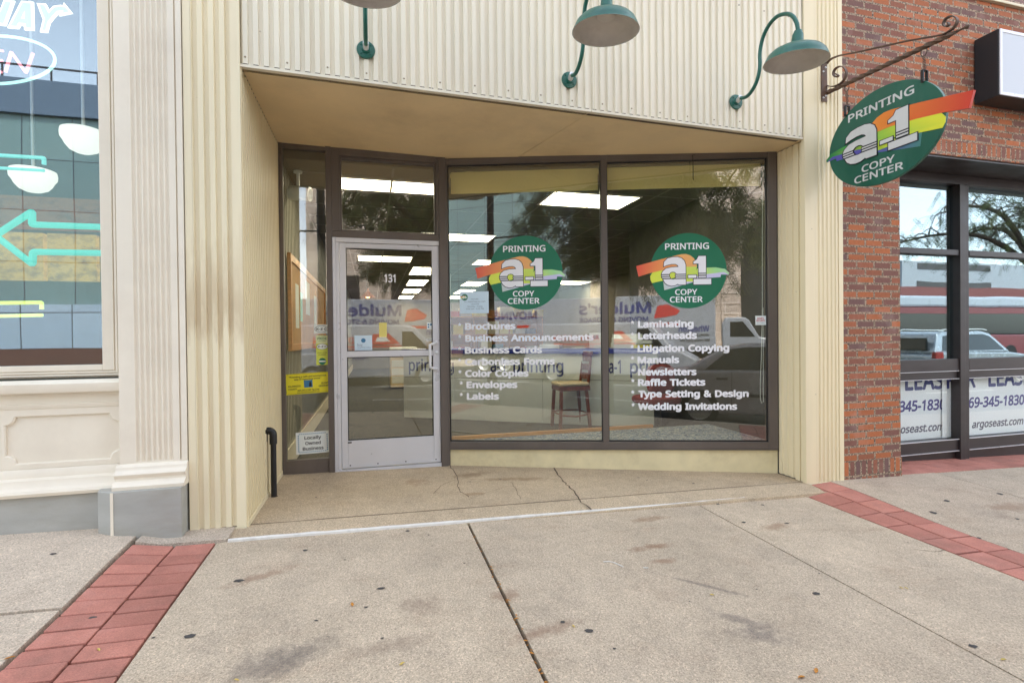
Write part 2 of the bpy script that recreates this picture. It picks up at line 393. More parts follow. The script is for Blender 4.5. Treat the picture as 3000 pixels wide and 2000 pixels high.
ST2 = [(onZ(x, y, .03).x, onZ(x, y, .03).y, rx, ry, a, c, k) for x, y, rx, ry, a, c, k in [
    (1380, 1395, .25, .1, .3, (118, 92, 66), .55), (1500, 1405, .45, .06, -.2, (126, 98, 68), .5), (1220, 1420, .12, .14, .2, (140, 106, 78), .4), (1390, 1452, .1, .05, 0, (140, 104, 60), .4)]]
M_slab = concrete('entrance_concrete', (192, 174, 148), ST2, .7)
M_walkL = concrete('pale_concrete', (204, 189, 170), (), .5)
M_caulk = paint('white_caulk', (226, 222, 214), .6, .05, 20, .3, dirt=(120, 112, 104), dirtamt=.4)
M_dirt = paint('joint_dirt', (92, 78, 64), .95, .3, 30, .5)
M_gum = flat('old_gum', (74, 71, 69), .8)
def carpet(name, a, b, c, sc):
    t = NT(name); v = t.mapped((1, 1.7, 1)); wv = t.n('ShaderNodeTexNoise', Scale=sc, Detail=3., Distortion=2.6); t.l(v, wv.inputs['Vector'])
    t.color(t.ramp(wv.outputs['Fac'], [(.38, lin(a)), (.48, lin(b)), (.55, lin(c)), (.62, lin(a))])).rough(.95); t.bump(t.noise(300, 2), .4, .003); return t.m
M_carpet = carpet('dark_carpet', (48, 50, 52), (104, 98, 82), (60, 64, 68), 12)
M_carpetB = carpet('blue_carpet', (44, 64, 104), (196, 194, 176), (92, 118, 148), 11)
def shade_mat():
    t = NT('roller_blind'); t.color(lin((204, 180, 112))).rough(.8); tr = t.b.inputs['Transmission Weight']; return t.m
M_blind = paint('roller_blind', (242, 218, 146), .8, .05, 2, .05)
M_asphalt = concrete('asphalt', (66, 65, 64), (), .3)
M_leaf = paint('dry_leaf', (196, 132, 52), .7, .3, 40, .1)

# ------------------------------------------------------------------ ground heights
def sst(a, b, x):
    t = max(0, min(1, (x-a)/(b-a))); return t*t*(3-2*t)
def gz(x, y):
    z = -.02 - .03*max(-9, min(11, x)) + .02*y
    rise = sst(2.5, 3.55, y)
    return z + .05*rise*sst(-1.25, -1.45, x) + rise*(.048*sst(3.5, 3.85, x))
# entrance slab plane through its corners
def slz(x, y): return .064 - .0215*x - .001*(y-3.68)

def sheet(mb, x0, x1, yf, yb, zf, step=.12, mi=0, dz=0., inset=.004):
    """sheet between x0..x1 (may be functions of y) from front yf to back yb"""
    fx0 = x0 if callable(x0) else (lambda y: x0); fx1 = x1 if callable(x1) else (lambda y: x1)
    fyb = yb if callable(yb) else (lambda x: yb)
    nx = max(1, int((fx1(0)-fx0(0))/step)); ymax = fyb((fx0(0)+fx1(0))/2); ny = max(1, int((ymax-yf)/step))
    vs = []; 
    for j in range(ny+1):
        t = j/ny
        for i in range(nx+1):
            a = i/nx; y = yf; x = fx0(y)*(1-a)+fx1(y)*a; y = yf*(1-t)+fyb(x)*t; x = fx0(y)*(1-a)+fx1(y)*a
            vs.append((x, y, zf(x, y)+dz))
    fs = [(j*(nx+1)+i, j*(nx+1)+i+1, (j+1)*(nx+1)+i+1, (j+1)*(nx+1)+i) for j in range(ny) for i in range(nx)]
    o = mb.add(vs, fs, mi)
    # skirt so that each slab has a thickness
    edge = [i for i in range(nx+1)] + [(j*(nx+1)+nx) for j in range(1, ny+1)] + [ny*(nx+1)+i for i in range(nx-1, -1, -1)] + [j*(nx+1) for j in range(ny-1, 0, -1)]
    n = len(edge); b = mb.add([Vector(vs[e])-Vector((0, 0, .05)) for e in edge], [], mi)
    for k in range(n):
        k2 = (k+1) % n; mb.f.append((o+edge[k], b+k, b+k2, o+edge[k2])); mb.m.append(mi); mb.sm.append(False)

KERB_Y = .72
line_y = lambda x: 3.455 + .012*(x+.9)      # joint between sidewalk and entrance slab
BL0, BL1, BR0, BR1 = -1.365, -.925, 3.49, 3.93   # paving strips

# base under the joints, so that they read as dark dirt
g = MB(); 
sheet(g, -14, 24, KERB_Y, 3.9, gz, .3, 0, -.03); g.build('joint_bed', M_dirt); struct(bpy.data.objects['joint_bed'])
wk = MB(); G = .006
sheet(wk, BL1+G, .62-.009, KERB_Y, line_y, gz); sheet(wk, .62+.009, 2.446-.006, KERB_Y, line_y, gz); sheet(wk, 2.446+.006, BR0-G, KERB_Y, line_y, gz)
sheet(wk, BR1+G, 5.25, KERB_Y, 3.74, gz); sheet(wk, 5.25+.008, 7.1, KERB_Y, 3.70, gz); sheet(wk, 7.108, 9, KERB_Y, 3.70, gz); sheet(wk, 9.01, 24, KERB_Y, 3.70, gz, .5)
wk.build('sidewalk', M_walk); struct(bpy.data.objects['sidewalk'])
wl = MB(); xj = onZ(100, 1782, .1); 
sheet(wl, -6, BL0-.02, KERB_Y, xj.y-.012, gz); sheet(wl, -6, BL0-.02, xj.y+.012, 3.80, gz); sheet(wl, -14, -6.01, KERB_Y, 3.8, gz, .5)
sheet(wl, BL0+.012, -.87, 3.47, 3.74, lambda x, y: gz(x, y)+.012)
struct(wl.build('pale_sidewalk', M_walkL))
# stamped red paving strips
def strip(x0, x1, yf, yb, name, row=.118, colw=2, skew=.0, seed=1):
    rnd = random.Random(seed); mb = MB(); wcol = (x1-x0)/colw
    y = yf; k = 0
    while y < yb-.02:
        d = row*rnd.uniform(.93, 1.07)
        if yb-(y+d) < .05: d = yb-y
        for c in range(colw):
            a = x0+c*wcol; j = rnd.uniform(-.005, .005); g2 = .0055
            sk = -.012 if c else .01
            y0 = y+j+sk if y > yf else y; y1 = y+d+j+sk if y+d < yb-.01 else yb
            vs = [(a+g2, y0+g2), (a+wcol-g2, y0+g2+skew), (a+wcol-g2, y1-g2+skew), (a+g2, y1-g2)]
            h = rnd.uniform(-.0015, .0015)
            mb.hexa([(px, py, gz(px, py)-.05) for px, py in vs] + [(px, py, gz(px, py)+.002+h) for px, py in vs])
        y += d; k += 1
    return struct(mb.build(name, M_paver, bevel=.004))
strip(BL0, BL1, KERB_Y, 3.46, 'red_paving', seed=1)
strip(BR0, BR1, KERB_Y, 3.655, 'red_paving', row=.225, seed=2)
rp = MB()
rnd = random.Random(3)
for r_ in range(3):
    y0 = 3.706+.15*r_; x = 4.86-(.0 if r_ % 2 else .16)
    while x < 14:
        x0 = max(x, 4.83); x1 = x+.31
        vs = [(x0+.003, y0+.003), (x1-.003, y0+.003), (x1-.003, y0+.147), (x0+.003, y0+.147)]
        rp.hexa([(px, py, gz(px, py)-.05) for px, py in vs]+[(px, py, gz(px, py)+.003+rnd.uniform(-.001, .001)) for px, py in vs]); x += .31
struct(rp.build('red_paving', M_paver, bevel=.004))
# entrance slab: inner seam, front nosing
es = MB()
seam = lambda x: 3.68 + .02 + .0*x
def seam(x): return 3.715
sheet(es, -1.0, 3.70, 3.72, 5.02, slz, .1, dz=0); sheet(es, lambda y: -1.0, lambda y: 3.70, 3.46, 3.712, lambda x, y: slz(x, y)-.02*sst(3.7, 3.45, y), .05)
struct(es.build('entrance_slab', M_slab))
# white caulk bead along the slab
ck = MB()
xs = [-.86+i*.08 for i in range(48)]
ck.tube([(x, line_y(x)+.004+.004*mnoise.noise((x*3, 0, 0)), max(gz(x, line_y(x)), slz(x, 3.5)-.035)+.006) for x in xs if x < 2.95], .011, 6, rad=[.0135*(1+.35*mnoise.noise((x*9, 3, 0))) for x in xs if x < 2.95])
struct(ck.build('joint_caulk', M_caulk))
# cracks
def crack(pts, wd, zf, name='crack', mat=M_dirt, seed=0):
    rnd = random.Random(seed); out = []
    for (a, b) in zip(pts, pts[1:]):
        for k in range(5):
            t = k/5; out.append((a[0]*(1-t)+b[0]*t+rnd.uniform(-1, 1)*.008, a[1]*(1-t)+b[1]*t+rnd.uniform(-1, 1)*.006))
    out.append(pts[-1]); mb = MB(); vs = []
    for i, (x, y) in enumerate(out):
        k = wd*rnd.uniform(.5, 1.3); a = out[max(0, i-1)]; b = out[min(len(out)-1, i+1)]; d = Vector((b[0]-a[0], b[1]-a[1])).normalized()
        for s in (-1, 1): px, py = x-d.y*k*s, y+d.x*k*s; vs.append((px, py, zf(px, py)+.0015))
    mb.add(vs, [(2*i, 2*i+2, 2*i+3, 2*i+1) for i in range(len(out)-1)]); return struct(mb.build(name, mat))
def pxs(L, z): return [(onZ(x, y, z).x, onZ(x, y, z).y) for x, y in L]
crack(pxs([(1618, 1366), (1640, 1400), (1660, 1422), (1684, 1442), (1697, 1470), (1732, 1497)], .02), .006, slz, seed=1)
crack(pxs([(1318, 1368), (1340, 1402), (1342, 1430), (1350, 1447), (1374, 1462)], .03), .003, slz, seed=2)
crack(pxs([(1335, 1410), (1290, 1430), (1270, 1455)], .03), .002, slz, seed=3)
crack(pxs([(1500, 1415), (1515, 1445), (1525, 1465)], .03), .002, slz, seed=4)
crack(pxs([(1374, 1470), (1430, 1445), (1490, 1428)], .03), .0015, slz, seed=5)
crack([(-.80, 3.716), (.5, 3.716), (2, 3.716), (3.68, 3.716)], .004, slz, seed=6)
crack(pxs([(2680, 1608), (2740, 1614), (2770, 1608)], -.07), .0025, gz, seed=8)
# old gum and litter marks on the pavement
gm = MB()
for (x, y, r) in [(156, 1622, .02), (701, 1701, .03), (894, 1612, .018), (270, 1809, .028), (557, 1863, .024), (449, 1868, .008), (893, 1613, .012), (1105, 1527, .016), (1195, 1555, .016), (1115, 1724, .024), (1256, 1567, .009), (1266, 1599, .009), (926, 1818, .01), (1120, 1870, .009), (1073, 1779, .01), (2179, 1530, .018), (2305, 1533, .02), (2102, 1476, .018), (2234, 1479, .018), (2391, 1739, .024), (1725, 1848, .022), (1648, 1822, .012), (2020, 1762, .006), (2217, 1726, .006), (2774, 1467, .03), (2735, 1502, .03), (2851, 1893, .02), (2867, 1576, .024), (1466, 1403, .018), (1377, 1411, .014), (920, 1403, .012), (926, 1457, .01), (1190, 1472, .01), (1870, 1399, .014), (1895, 1407, .012), (2032, 1416, .016), (2930, 1447, .03), (2980, 1520, .02), (2660, 1590, .008), (1010, 1640, .008), (1360, 1650, .007), (2400, 1680, .008), (1800, 1900, .008)]:
    on_slab = y < 1475 and 840 < x < 2330
    zf = slz if on_slab else gz
    P = onZ(x, y, .03)
    for _ in range(3): P = onZ(x, y, zf(P.x, P.y))
    n = 12; rr = [r*random.uniform(.65, 1.1) for _ in range(n)]; asp = random.uniform(.5, .9)
    vs = [(P.x+rr[k]*math.cos(2*math.pi*k/n), P.y+asp*rr[k]*math.sin(2*math.pi*k/n)) for k in range(n)]
    gm.add([(a, b, zf(a, b)+.003) for a, b in vs]+[(P.x, P.y, zf(P.x, P.y)+.0045)], [(k, (k+1) % n, n) for k in range(n)])
struct(gm.build('gum_spots', M_gum))

# street: kerb, road, opposite walk, earth to the horizon
kb = MB()
for k in range(20):
    x0 = -14+2*k; x1 = x0+1.99
    P = [(x0, KERB_Y-.16), (x1, KERB_Y-.16), (x1, KERB_Y-.01), (x0, KERB_Y-.01)]
    kb.hexa([(x, y, gz(x, y)-.4) for x, y in P]+[(x, y, gz(x, y)) for x, y in P])
struct(kb.build('kerb', M_walkL, bevel=.015))
rz = lambda x, y: -.16 - .03*max(-9, min(11, x))*max(0, 1+y/9) + .0
rd = MB(); sheet(rd, -70, 90, -14, KERB_Y-.165, rz, 1.2); struct(rd.build('road', M_asphalt))
mk = MB()
for yy in (-2.6, -6.0): 
    for k in range(-12, 16): mk.hexa([(x, y, rz(x, y)+.001) for x, y in ((k*5, yy), (k*5+2.6, yy), (k*5+2.6, yy+.12), (k*5, yy+.12))]+[(x, y, rz(x, y)+.005) for x, y in ((k*5, yy), (k*5+2.6, yy), (k*5+2.6, yy+.12), (k*5, yy+.12))])
struct(mk.build('lane_markings', flat('road_paint', (214, 214, 208), .7)))
fw = MB(); fw.box(-70, 90, -18, -14, -.5, .02); struct(fw.build('far_sidewalk', M_walkL))
gd = MB(); gd.box(-900, 900, -900, 900, -1.6, -.55); struct(gd.build('ground', paint('earth', (96, 92, 80), .95, .2, .4)))

# ------------------------------------------------------------------ copy shop: cladding, soffit, recess
shop = thing('copy_shop_building', 'cream ribbed metal shopfront with a deep recessed entry and angled display window', 'building', (1.5, 3.68, 0))
soffz = lambda x: 3.066 - .0135*x
def clad(mb, fr, u0, u1, vb, vt, per=.0633, dep=.012, start=0., w=0., prof=((0, 0), (.46, 0), (.53, -1), (.9, -1), (1., 0)), flip=False):
    pts = []
    k = -1
    while True:
        for a, d in prof[:-1] if True else prof:
            u = u0 + start + (k+a)*per
            if u > u1: break
            if u >= u0-1e-6: pts.append((u, w+d*dep))
        k += 1
        if u0+start+k*per > u1: break
    if pts[0][0] > u0+1e-4: pts.insert(0, (u0, pts[0][1]))
    pts.append((u1, pts[-1][1]))
    f = vb if callable(vb) else (lambda u: vb)
    vs = []
    for u, ww in pts: vs += [fr.p(u, f(u), ww), fr.p(u, vt, ww)]
    mb.add(vs, [(2*i, 2*i+2, 2*i+3, 2*i+1) for i in range(len(pts)-1)])
TOP = 11.0  # raised beyond view so the shop casts shade over the sidewalk
# fascia over the recess
fa = MB(); clad(fa, FF, -.800, 3.672, lambda u: soffz(u)+.022, TOP, start=.012, dep=.016)
rnd = random.Random(4)
for row, (za, zb_) in enumerate(((.07, .07), (1.05, 1.05))):
    for k in range(0, 70, 4):
        u = -.80+.012+.0633*k+.0145
        if u < 3.66: fa.lathe([(.0065, 0), (.005, .003), (.0005, .0042)], FF.p(u, soffz(u)+za+rnd.uniform(-.01, .01), 0), (0, -1, 0), 8, 1)
fa.build('fascia_cladding', [M_clad, paint('rusty_screw', (150, 132, 104), .5, .3, 60, 0)], shop)
ss = MB()
for u in (.43, 1.69, 2.96): ss.fbox(FF, u, u+.004, soffz(u)+.022, TOP, -.011, .0012)
ss.build('fascia_seams', M_trim, shop)
tr = MB()
P = []
for u0, u1 in ((-.803, 1.66), (1.664, 3.674)):
    a, b = soffz(u0), soffz(u1)
    tr.hexa([FF.p(u0, a-.004, .006), FF.p(u1, b-.004, .006), FF.p(u1, b-.004, -.03), FF.p(u0, a-.004, -.03), FF.p(u0, a+.014, .006), FF.p(u1, b+.014, .006), FF.p(u1, b+.014, -.03), FF.p(u0, a+.014, -.03)])
tr.build('fascia_trim', M_clad, shop)
dk = MB(); dk.hexa([(-.80, 3.697, soffz(-.8)), (3.67, 3.697, soffz(3.67)), (3.67, 3.75, soffz(3.67)), (-.80, 3.75, soffz(-.8)), (-.80, 3.697, TOP), (3.67, 3.697, TOP), (3.67, 3.75, TOP), (-.80, 3.75, TOP)])
dk.build('fascia_backing', M_dirt, shop)
# left pillar
FP = facade(3.665)
gl = lambda x: max(gz(x, 3.62), slz(x, 3.68))
lp = MB(); clad(lp, FP, -1.085, -.86, .095, TOP, start=-.025, dep=.016)
lp.fbox(FP, -1.128, -1.086, .09, TOP, -.05, .001); lp.fbox(FP, -.859, -.803, .09, TOP, -.05, .002)
lp.build('pillar_cladding', M_cladP, shop)
fb = MB(); fb.fbox(FP, -1.13, -.80, .073, .0885, -.04, .006); fb.build('base_flashing', M_trim, shop, bevel=.002)
# left wall of the recess
FLW = Fr((-.797, 3.668, 0), (0, 1, 0), (1, 0, 0))
lw = MB(); clad(lw, FLW, .006, 1.358, lambda u: .10, 3.072, start=.01, dep=.02, prof=((0, 0), (.38, 0), (.52, -1), (.86, -1), (1., 0))); lw.build('recess_wall', M_cladT, shop)
lf = MB(); lf.fbox(FLW, .006, 1.35, .05, .115, -.02, .006); lf.build('base_flashing', M_cladY, shop, bevel=.003)
# right return and pillar
FRW = Fr((3.705, 4.02, 0), (0, -1, 0), (-1, 0, 0))
rw = MB(); clad(rw, FRW, 0, .205, -.01, soffz(3.7)-.004, per=.066, start=.02); rw.fbox(FRW, .212, .262, -.02, soffz(3.7)-.004, -.02, .003); clad(rw, FRW, .262, .345, -.02, soffz(3.7)-.004, per=.06, start=.01)
rw.build('recess_return', M_cladY, shop)
rpil = MB(); clad(rpil, FP, 3.795, 4.05, -.03, TOP, per=.045, dep=.010, start=.004, prof=((0, 0), (.4, 0), (.55, -1), (.85, -1), (1., 0)))
rpil.fbox(FP, 3.682, 3.7945, -.03, TOP, -.04, .0); rpil.fbox(FP, 4.051, 4.098, -.03, TOP, -.04, .003)
rpil.build('pillar_cladding', M_cladY, shop)
rb = MB(); rb.fbox(FP, 3.70, 4.10, -.05, -.02, -.03, .006); rb.build('base_flashing', M_trim, shop, bevel=.002)
sf = MB()
def vprism(mb, pts, zb, zt, mi=0):
    if sum(a[0]*b[1]-b[0]*a[1] for a, b in zip(pts, pts[1:]+pts[:1])) < 0: pts = pts[::-1]
    n = len(pts); o = mb.add([(x, y, zb(x)) for x, y in pts]+[(x, y, zt(x)) for x, y in pts], [tuple(range(n-1, -1, -1)), tuple(range(n, 2*n))], mi)
    for i in range(n): j = (i+1) % n; mb.f.append((o+i, o+j, o+n+j, o+n+i)); mb.m.append(mi); mb.sm.append(False)
sx0 = onZ(1715, 330, 3.045); 
vprism(sf, [(-.80, 3.70), (1.66, 3.70), (1.38, 4.82), (.72, 5.06), (-.80, 5.06)], soffz, lambda x: 3.3)
vprism(sf, [(1.668, 3.70), (3.72, 3.70), (3.72, 4.06), (1.392, 4.82)], lambda x: soffz(x)+.004, lambda x: 3.3)
sf.build('soffit', M_soffit, shop)
# unseen mass above and around, added to block daylight and shade the street
mass = MB(); mass.box(-1.12, 4.098, 3.76, 5.2, 3.305, TOP); mass.box(-1.12, 6.9, 5.2, 24, 3.0, TOP); mass.box(-1.12, -.82, 3.72, 5.06, -.1, 3.3); mass.box(3.73, 4.098, 3.72, 4.02, -.1, 3.3)
mass.build('unseen_shade_mass', M_iwall, shop)

# ------------------------------------------------------------------ sidelight, door, transom, display window
dfm = MB()
z0 = slz(0, 5.03)-.03
dfm.fbox(FD, -.005, .03, z0, 3.09, -.05, .02); dfm.fbox(FD, .395, .445, z0, 3.09, -.06, .035)
dfm.fbox(FD, .03, .395, z0, .20, -.05, .022); dfm.fbox(FD, .03, .395, 3.035, 3.09, -.05, .018)
dfm.fbox(FD, 1.432, 1.50, z0, 3.07, -.06, .035); dfm.fbox(FD, .445, 1.432, 2.245, 2.302, -.05, .028)
dfm.fbox(FD, .445, .517, 2.302, 3.07, -.05, .03); dfm.fbox(FD, 1.408, 1.432, 2.302, 3.07, -.05, .03); dfm.fbox(FD, .517, 1.408, 3.0, 3.07, -.05, .032)
dfm.frame(FD, .517, 1.408, 2.302, 3.0, (.018, .018, .018, .025), -.03, .012)
dfm.build('entrance_frame', M_brown, shop, bevel=.003)
sg = MB(); sg.fbox(FD, .025, .40, .195, 3.04, -.018, -.012); sg.build('sidelight_pane', M_glassD, shop)
tg = MB(); tg.fbox(FD, .53, 1.395, 2.31, 2.99, -.018, -.012); tg.build('transom_pane', glass('transom_glass', .16, (.9, .92, .9), .03, 1.3), shop)
djb = MB(); djb.fbox(FD, .446, .475, z0, 2.244, -.05, .026); djb.fbox(FD, .476, .505, z0, 2.20, -.05, .020); djb.fbox(FD, .476, 1.431, 2.201, 2.244, -.05, .022); djb.fbox(FD, .446, 1.431, z0, .084, -.07, .03)
djb.build('door_jamb', M_alum, shop, bevel=.002)
dl = MB()
dl.fbox(FD, .508, .562, .092, 2.198, -.035, .010); dl.fbox(FD, 1.362, 1.429, .092, 2.198, -.035, .010)
dl.fbox(FD, .5625, 1.3615, .092, .348, -.035, .008); dl.fbox(FD, .5625, 1.3615, 2.152, 2.198, -.035, .008); dl.fbox(FD, .5625, 1.3615, 1.130, 1.185, -.035, .009)
door = dl.build('door', M_alum, shop, bevel=.003)
dg = MB(); dg.fbox(FD, .556, 1.37, .34, 1.14, -.016, -.010); dg.build('door_pane', M_glassD, door)
dg = MB(); dg.fbox(FD, .556, 1.37, 1.175, 2.16, -.016, -.010); dg.build('door_pane', M_glassD, door)
gk = MB(); gk.frame(FD, .5635, 1.3605, .349, 1.129, (.006, .006, .006, .006), -.02, .003); gk.frame(FD, .5635, 1.3605, 1.186, 2.151, (.006, .006, .006, .006), -.02, .003); gk.build('glazing_gasket', M_rubber, door)
hd = MB(); hz0, hz1 = FD.at(1278, 1081)[1], FD.at(1278, 1003)[1]; hu = 1.395
pts = []
for a in range(0, 91, 15): pts.append(FD.p(hu-.055*(math.sin(R(a))), hz1-.0+.0*a, .012+.055*math.sin(R(a))) if False else FD.p(hu-.068*(1-math.cos(R(a))), hz1-.02*math.sin(R(a))*(a/90), .012+.05*math.sin(R(a))))
low = [FD.p(hu-.068*(1-math.cos(R(a))), hz0+.02*math.sin(R(a))*(a/90), .012+.05*math.sin(R(a))) for a in range(90, -1, -15)]
hd.tube(pts + [FD.p(hu-.068, (hz0+hz1)/2, .064)] + low, .0135, 12)
hd.lathe([(.001, 0), (.02, 0), (.02, .006), (.001, .006)], FD.p(hu, hz1, .010), (0, -1, 0), 20); hd.lathe([(.001, 0), (.02, 0), (.02, .006), (.001, .006)], FD.p(hu, hz0, .010), (0, -1, 0), 20)
hd.build('handle', M_pull, door)
lk = MB(); u, v = FD.at(1280, 1033.5); lk.lathe([(.0005, .012), (.012, .012), (.017, .009), (.018, 0)], FD.p(u, v, .010), (0, -1, 0), 24); lk.build('lock_cylinder', M_chrome, door)
ks = MB(); ks.fbox(FD, .51, 1.427, .094, .112, .0105, .017)
for u in (.58, .83, 1.09, 1.38): ks.lathe([(.007, 0), (.006, .004), (.0005, .005)], FD.p(u, .116, .0085), (0, -1, 0), 10, 1)
ks.build('door_sweep', [M_alum, M_plastic], door)
mp = MB(); mp.fbox(FD, .553, .595, .325, .338, .0085, .0095); mp.build('maker_plate', M_black, door)
for u in (.83, .87, 1.27):
    s_ = MB(); s_.lathe([(.005, 0), (.004, .002), (.0005, .003)], FD.p(u, 1.158, .009), (0, -1, 0), 10); s_.build('screw', M_chrome, door)

wf = MB()
wf.fbox(FW, -.032, .014, .05, 3.05, -.07, .03); wf.fbox(FW, 3.066, 3.150, .215, 3.04, -.07, .028)
wf.fbox(FW, .014, 3.066, .215, .283, -.07, .026); wf.fbox(FW, .014, 1.505, 2.99, 3.05, -.07, .022); wf.fbox(FW, 1.562, 3.066, 2.975, 3.05, -.07, .022); wf.fbox(FW, 1.505, 1.562, .283, 3.04, -.07, .024)
wf.fbox(FW, -.03, 3.152, .207, .2145, -.07, .034)
win = wf.build('display_window', M_brown, shop, bevel=.003)
for u0, u1, v1 in ((.008, 1.511, 2.995), (1.556, 3.072, 2.98)):
    p_ = MB(); p_.fbox(FW, u0, u1, .278, v1, -.014, -.008); p_.build('window_pane', M_glass, win)
bd = MB()
for u0, u1, v1 in ((.0145, 1.5045, 2.9895), (1.5625, 3.0655, 2.9745)): bd.frame(FW, u0, u1, .2835, v1, (.007, .007, .010, .007), -.03, .002)
bd.build('glazing_bead', M_plastic, win)
sw = MB(); n = 40
vs = []
for i in range(n+1):
    u = -.03+3.18*i/n
    for j, v in enumerate((-.05, .03, .10, .16, .206)):
        vs.append(FW.p(u, v, .006+.003*mnoise.noise((u*4, v*9, 0))-.0*j))
sw.add(vs, [(i*5+j, (i+1)*5+j, (i+1)*5+j+1, i*5+j+1) for i in range(n) for j in range(4)], 0, True)
sw.fbox(FW, -.03, 3.15, -.05, .206, -.07, 0)
sw.build('sill_wall', M_sill, shop)

# interior shell
ish = MB()
ish.add([(-.79, 5.08, .06), (6.6, 5.08, .06), (6.6, 22, .06), (-.79, 22, .06)], [(0, 1, 2, 3)], 0)
ish.build('shop_floor', M_carpet, shop)
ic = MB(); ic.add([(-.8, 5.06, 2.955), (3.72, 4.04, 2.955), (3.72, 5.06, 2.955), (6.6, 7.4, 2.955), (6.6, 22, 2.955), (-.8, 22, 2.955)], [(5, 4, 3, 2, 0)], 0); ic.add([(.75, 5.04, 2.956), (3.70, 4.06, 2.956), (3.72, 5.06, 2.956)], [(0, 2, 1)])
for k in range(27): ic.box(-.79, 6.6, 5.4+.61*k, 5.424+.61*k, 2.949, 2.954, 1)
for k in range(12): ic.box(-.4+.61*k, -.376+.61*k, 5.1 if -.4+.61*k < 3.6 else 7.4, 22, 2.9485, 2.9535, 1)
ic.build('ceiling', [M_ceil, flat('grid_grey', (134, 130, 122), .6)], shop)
lwp = MB(); lwp.box(-.83, -.79, 5.06, 22, .0, 2.96); 
for k in range(60): lwp.box(-.791, -.786, 5.1+.1*k, 5.103+.1*k, .3, 2.94, 1)
lwp.box(-.789, -.772, 5.08, 22, .06, .26, 2); lwp.build('interior_wall', [M_panel, M_plastic, M_offwhite], shop)
iw = MB(); rwl = MB(); iw.box(-.8, 6.7, 22, 22.1, 0, 3); iw.box(6.6, 6.7, 7.4, 22, 0, 3); iw.box(4.06, 6.6, 7.36, 7.44, 0, 3)
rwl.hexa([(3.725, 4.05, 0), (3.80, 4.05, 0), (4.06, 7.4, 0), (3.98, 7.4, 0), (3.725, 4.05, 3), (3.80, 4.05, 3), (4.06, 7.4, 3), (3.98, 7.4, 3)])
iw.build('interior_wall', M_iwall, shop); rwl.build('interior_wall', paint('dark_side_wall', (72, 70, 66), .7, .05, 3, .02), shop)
# display platform behind the window
pf = MB(); vprism(pf, [(.79, 5.07), (3.68, 4.10), (3.72, 5.07)], lambda x: .0, lambda x: .283); pf.build('display_platform', M_carpetB, shop)
we = MB(); we.box(.72, 3.0, 5.062, 5.10, .06, .318); we.build('platform_edge', M_wood, shop, bevel=.004)

# roller blinds inside the window
for u0, u1, vb, lab in ((.02, 1.50, 2.74, 'pale yellow roller blind half lowered behind the left pane'), (1.57, 3.06, 2.74, 'pale yellow roller blind half lowered behind the right pane')):
    b = thing('roller_blind', lab, 'blind', tuple(FW.p((u0+u1)/2, vb, -.1)), 'roller blinds in the display window')
    c = MB(); n = 24
    vs = []
    for i in range(n+1):
        u = u0+.01+(u1-u0-.02)*i/n
        for v in (vb, vb+.035, 2.96): vs.append(FW.p(u, v, -.10+.004*math.sin(i*.9)*(1 if v < 2.9 else .3)))
    c.add(vs, [(i*3+j, i*3+j+1, (i+1)*3+j+1, (i+1)*3+j) for i in range(n) for j in range(2)], 0, True); c.build('blind_cloth', M_blind, b)
    h = MB(); h.fbox(FW, u0+.01, u1-.01, vb-.004, vb+.03, -.094, -.09); h.build('hem_bar', M_blind, b, bevel=.003)
    r_ = MB(); r_.tube([FW.p(u0, 2.93, -.13), FW.p(u1, 2.93, -.13)], .024, 14); r_.build('roller', M_blind, b)
# cords
def cord(name, pts, r, mat, label, cat):
    c = MB(); c.tube(pts, r, 6); return tag(c.build(name, mat), label, cat)
M_cord = flat('white_cord', (226, 226, 220), .6)
cord('blind_cord', [FW.p(*FW.at(x, y), -.05) for x, y in [(2241, 490), (2240, 700), (2240, 900), (2237, 1050), (2234, 1120), (2234, 1170), (2238, 1183), (2243, 1178), (2243, 1100), (2242, 900)]], .003, M_cord, 'white blind cord looping down beside the right window jamb', 'cord')
cord('blind_cord', [FW.p(*FW.at(x, y), -.05) for x, y in [(1317, 800), (1317, 950), (1320, 1060), (1327, 1120), (1329, 1160), (1326, 1180), (1319, 1188)]], .0025, M_cord, 'thin white blind cord curling down beside the entrance door', 'cord')
cord('display_wire', [FW.p(*FW.at(x, y), .04) for x, y in [(2032, 458), (2026, 459), (2027, 500), (2027, 527)]]+[FW.p(*FW.at(2029, 531), .04)], .0035, M_black, 'short black wire hanging from the window head', 'wire')

# standpipe in the recess
pb = onZ(803, 1455, .075); sp = thing('vent_pipe', 'short black pipe with a hooked top standing against the ribbed recess wall', 'pipe', (pb.x, pb.y, .07))
zt = onY(803, 1262, pb.y).z-.03
c = MB(); c.tube([(pb.x, pb.y, .06), (pb.x, pb.y, zt)], .0215, 16); c.build('pipe', M_plastic, sp)
c = MB(); c.tube([(pb.x, pb.y, zt-.07), (pb.x, pb.y, zt)]+[(pb.x-.035+.035*math.cos(R(a)), pb.y, zt+.035*math.sin(R(a))) for a in range(15, 181, 15)]+[(pb.x-.07, pb.y, zt-.05)], .028, 16); c.build('elbow', M_plastic, sp)
c = MB(); c.lathe([(.001, .0), (.04, .0), (.04, .01), (.026, .016), (.0216, .016)], (pb.x, pb.y, .064), n=18); c.build('foot_collar', M_plastic, sp)

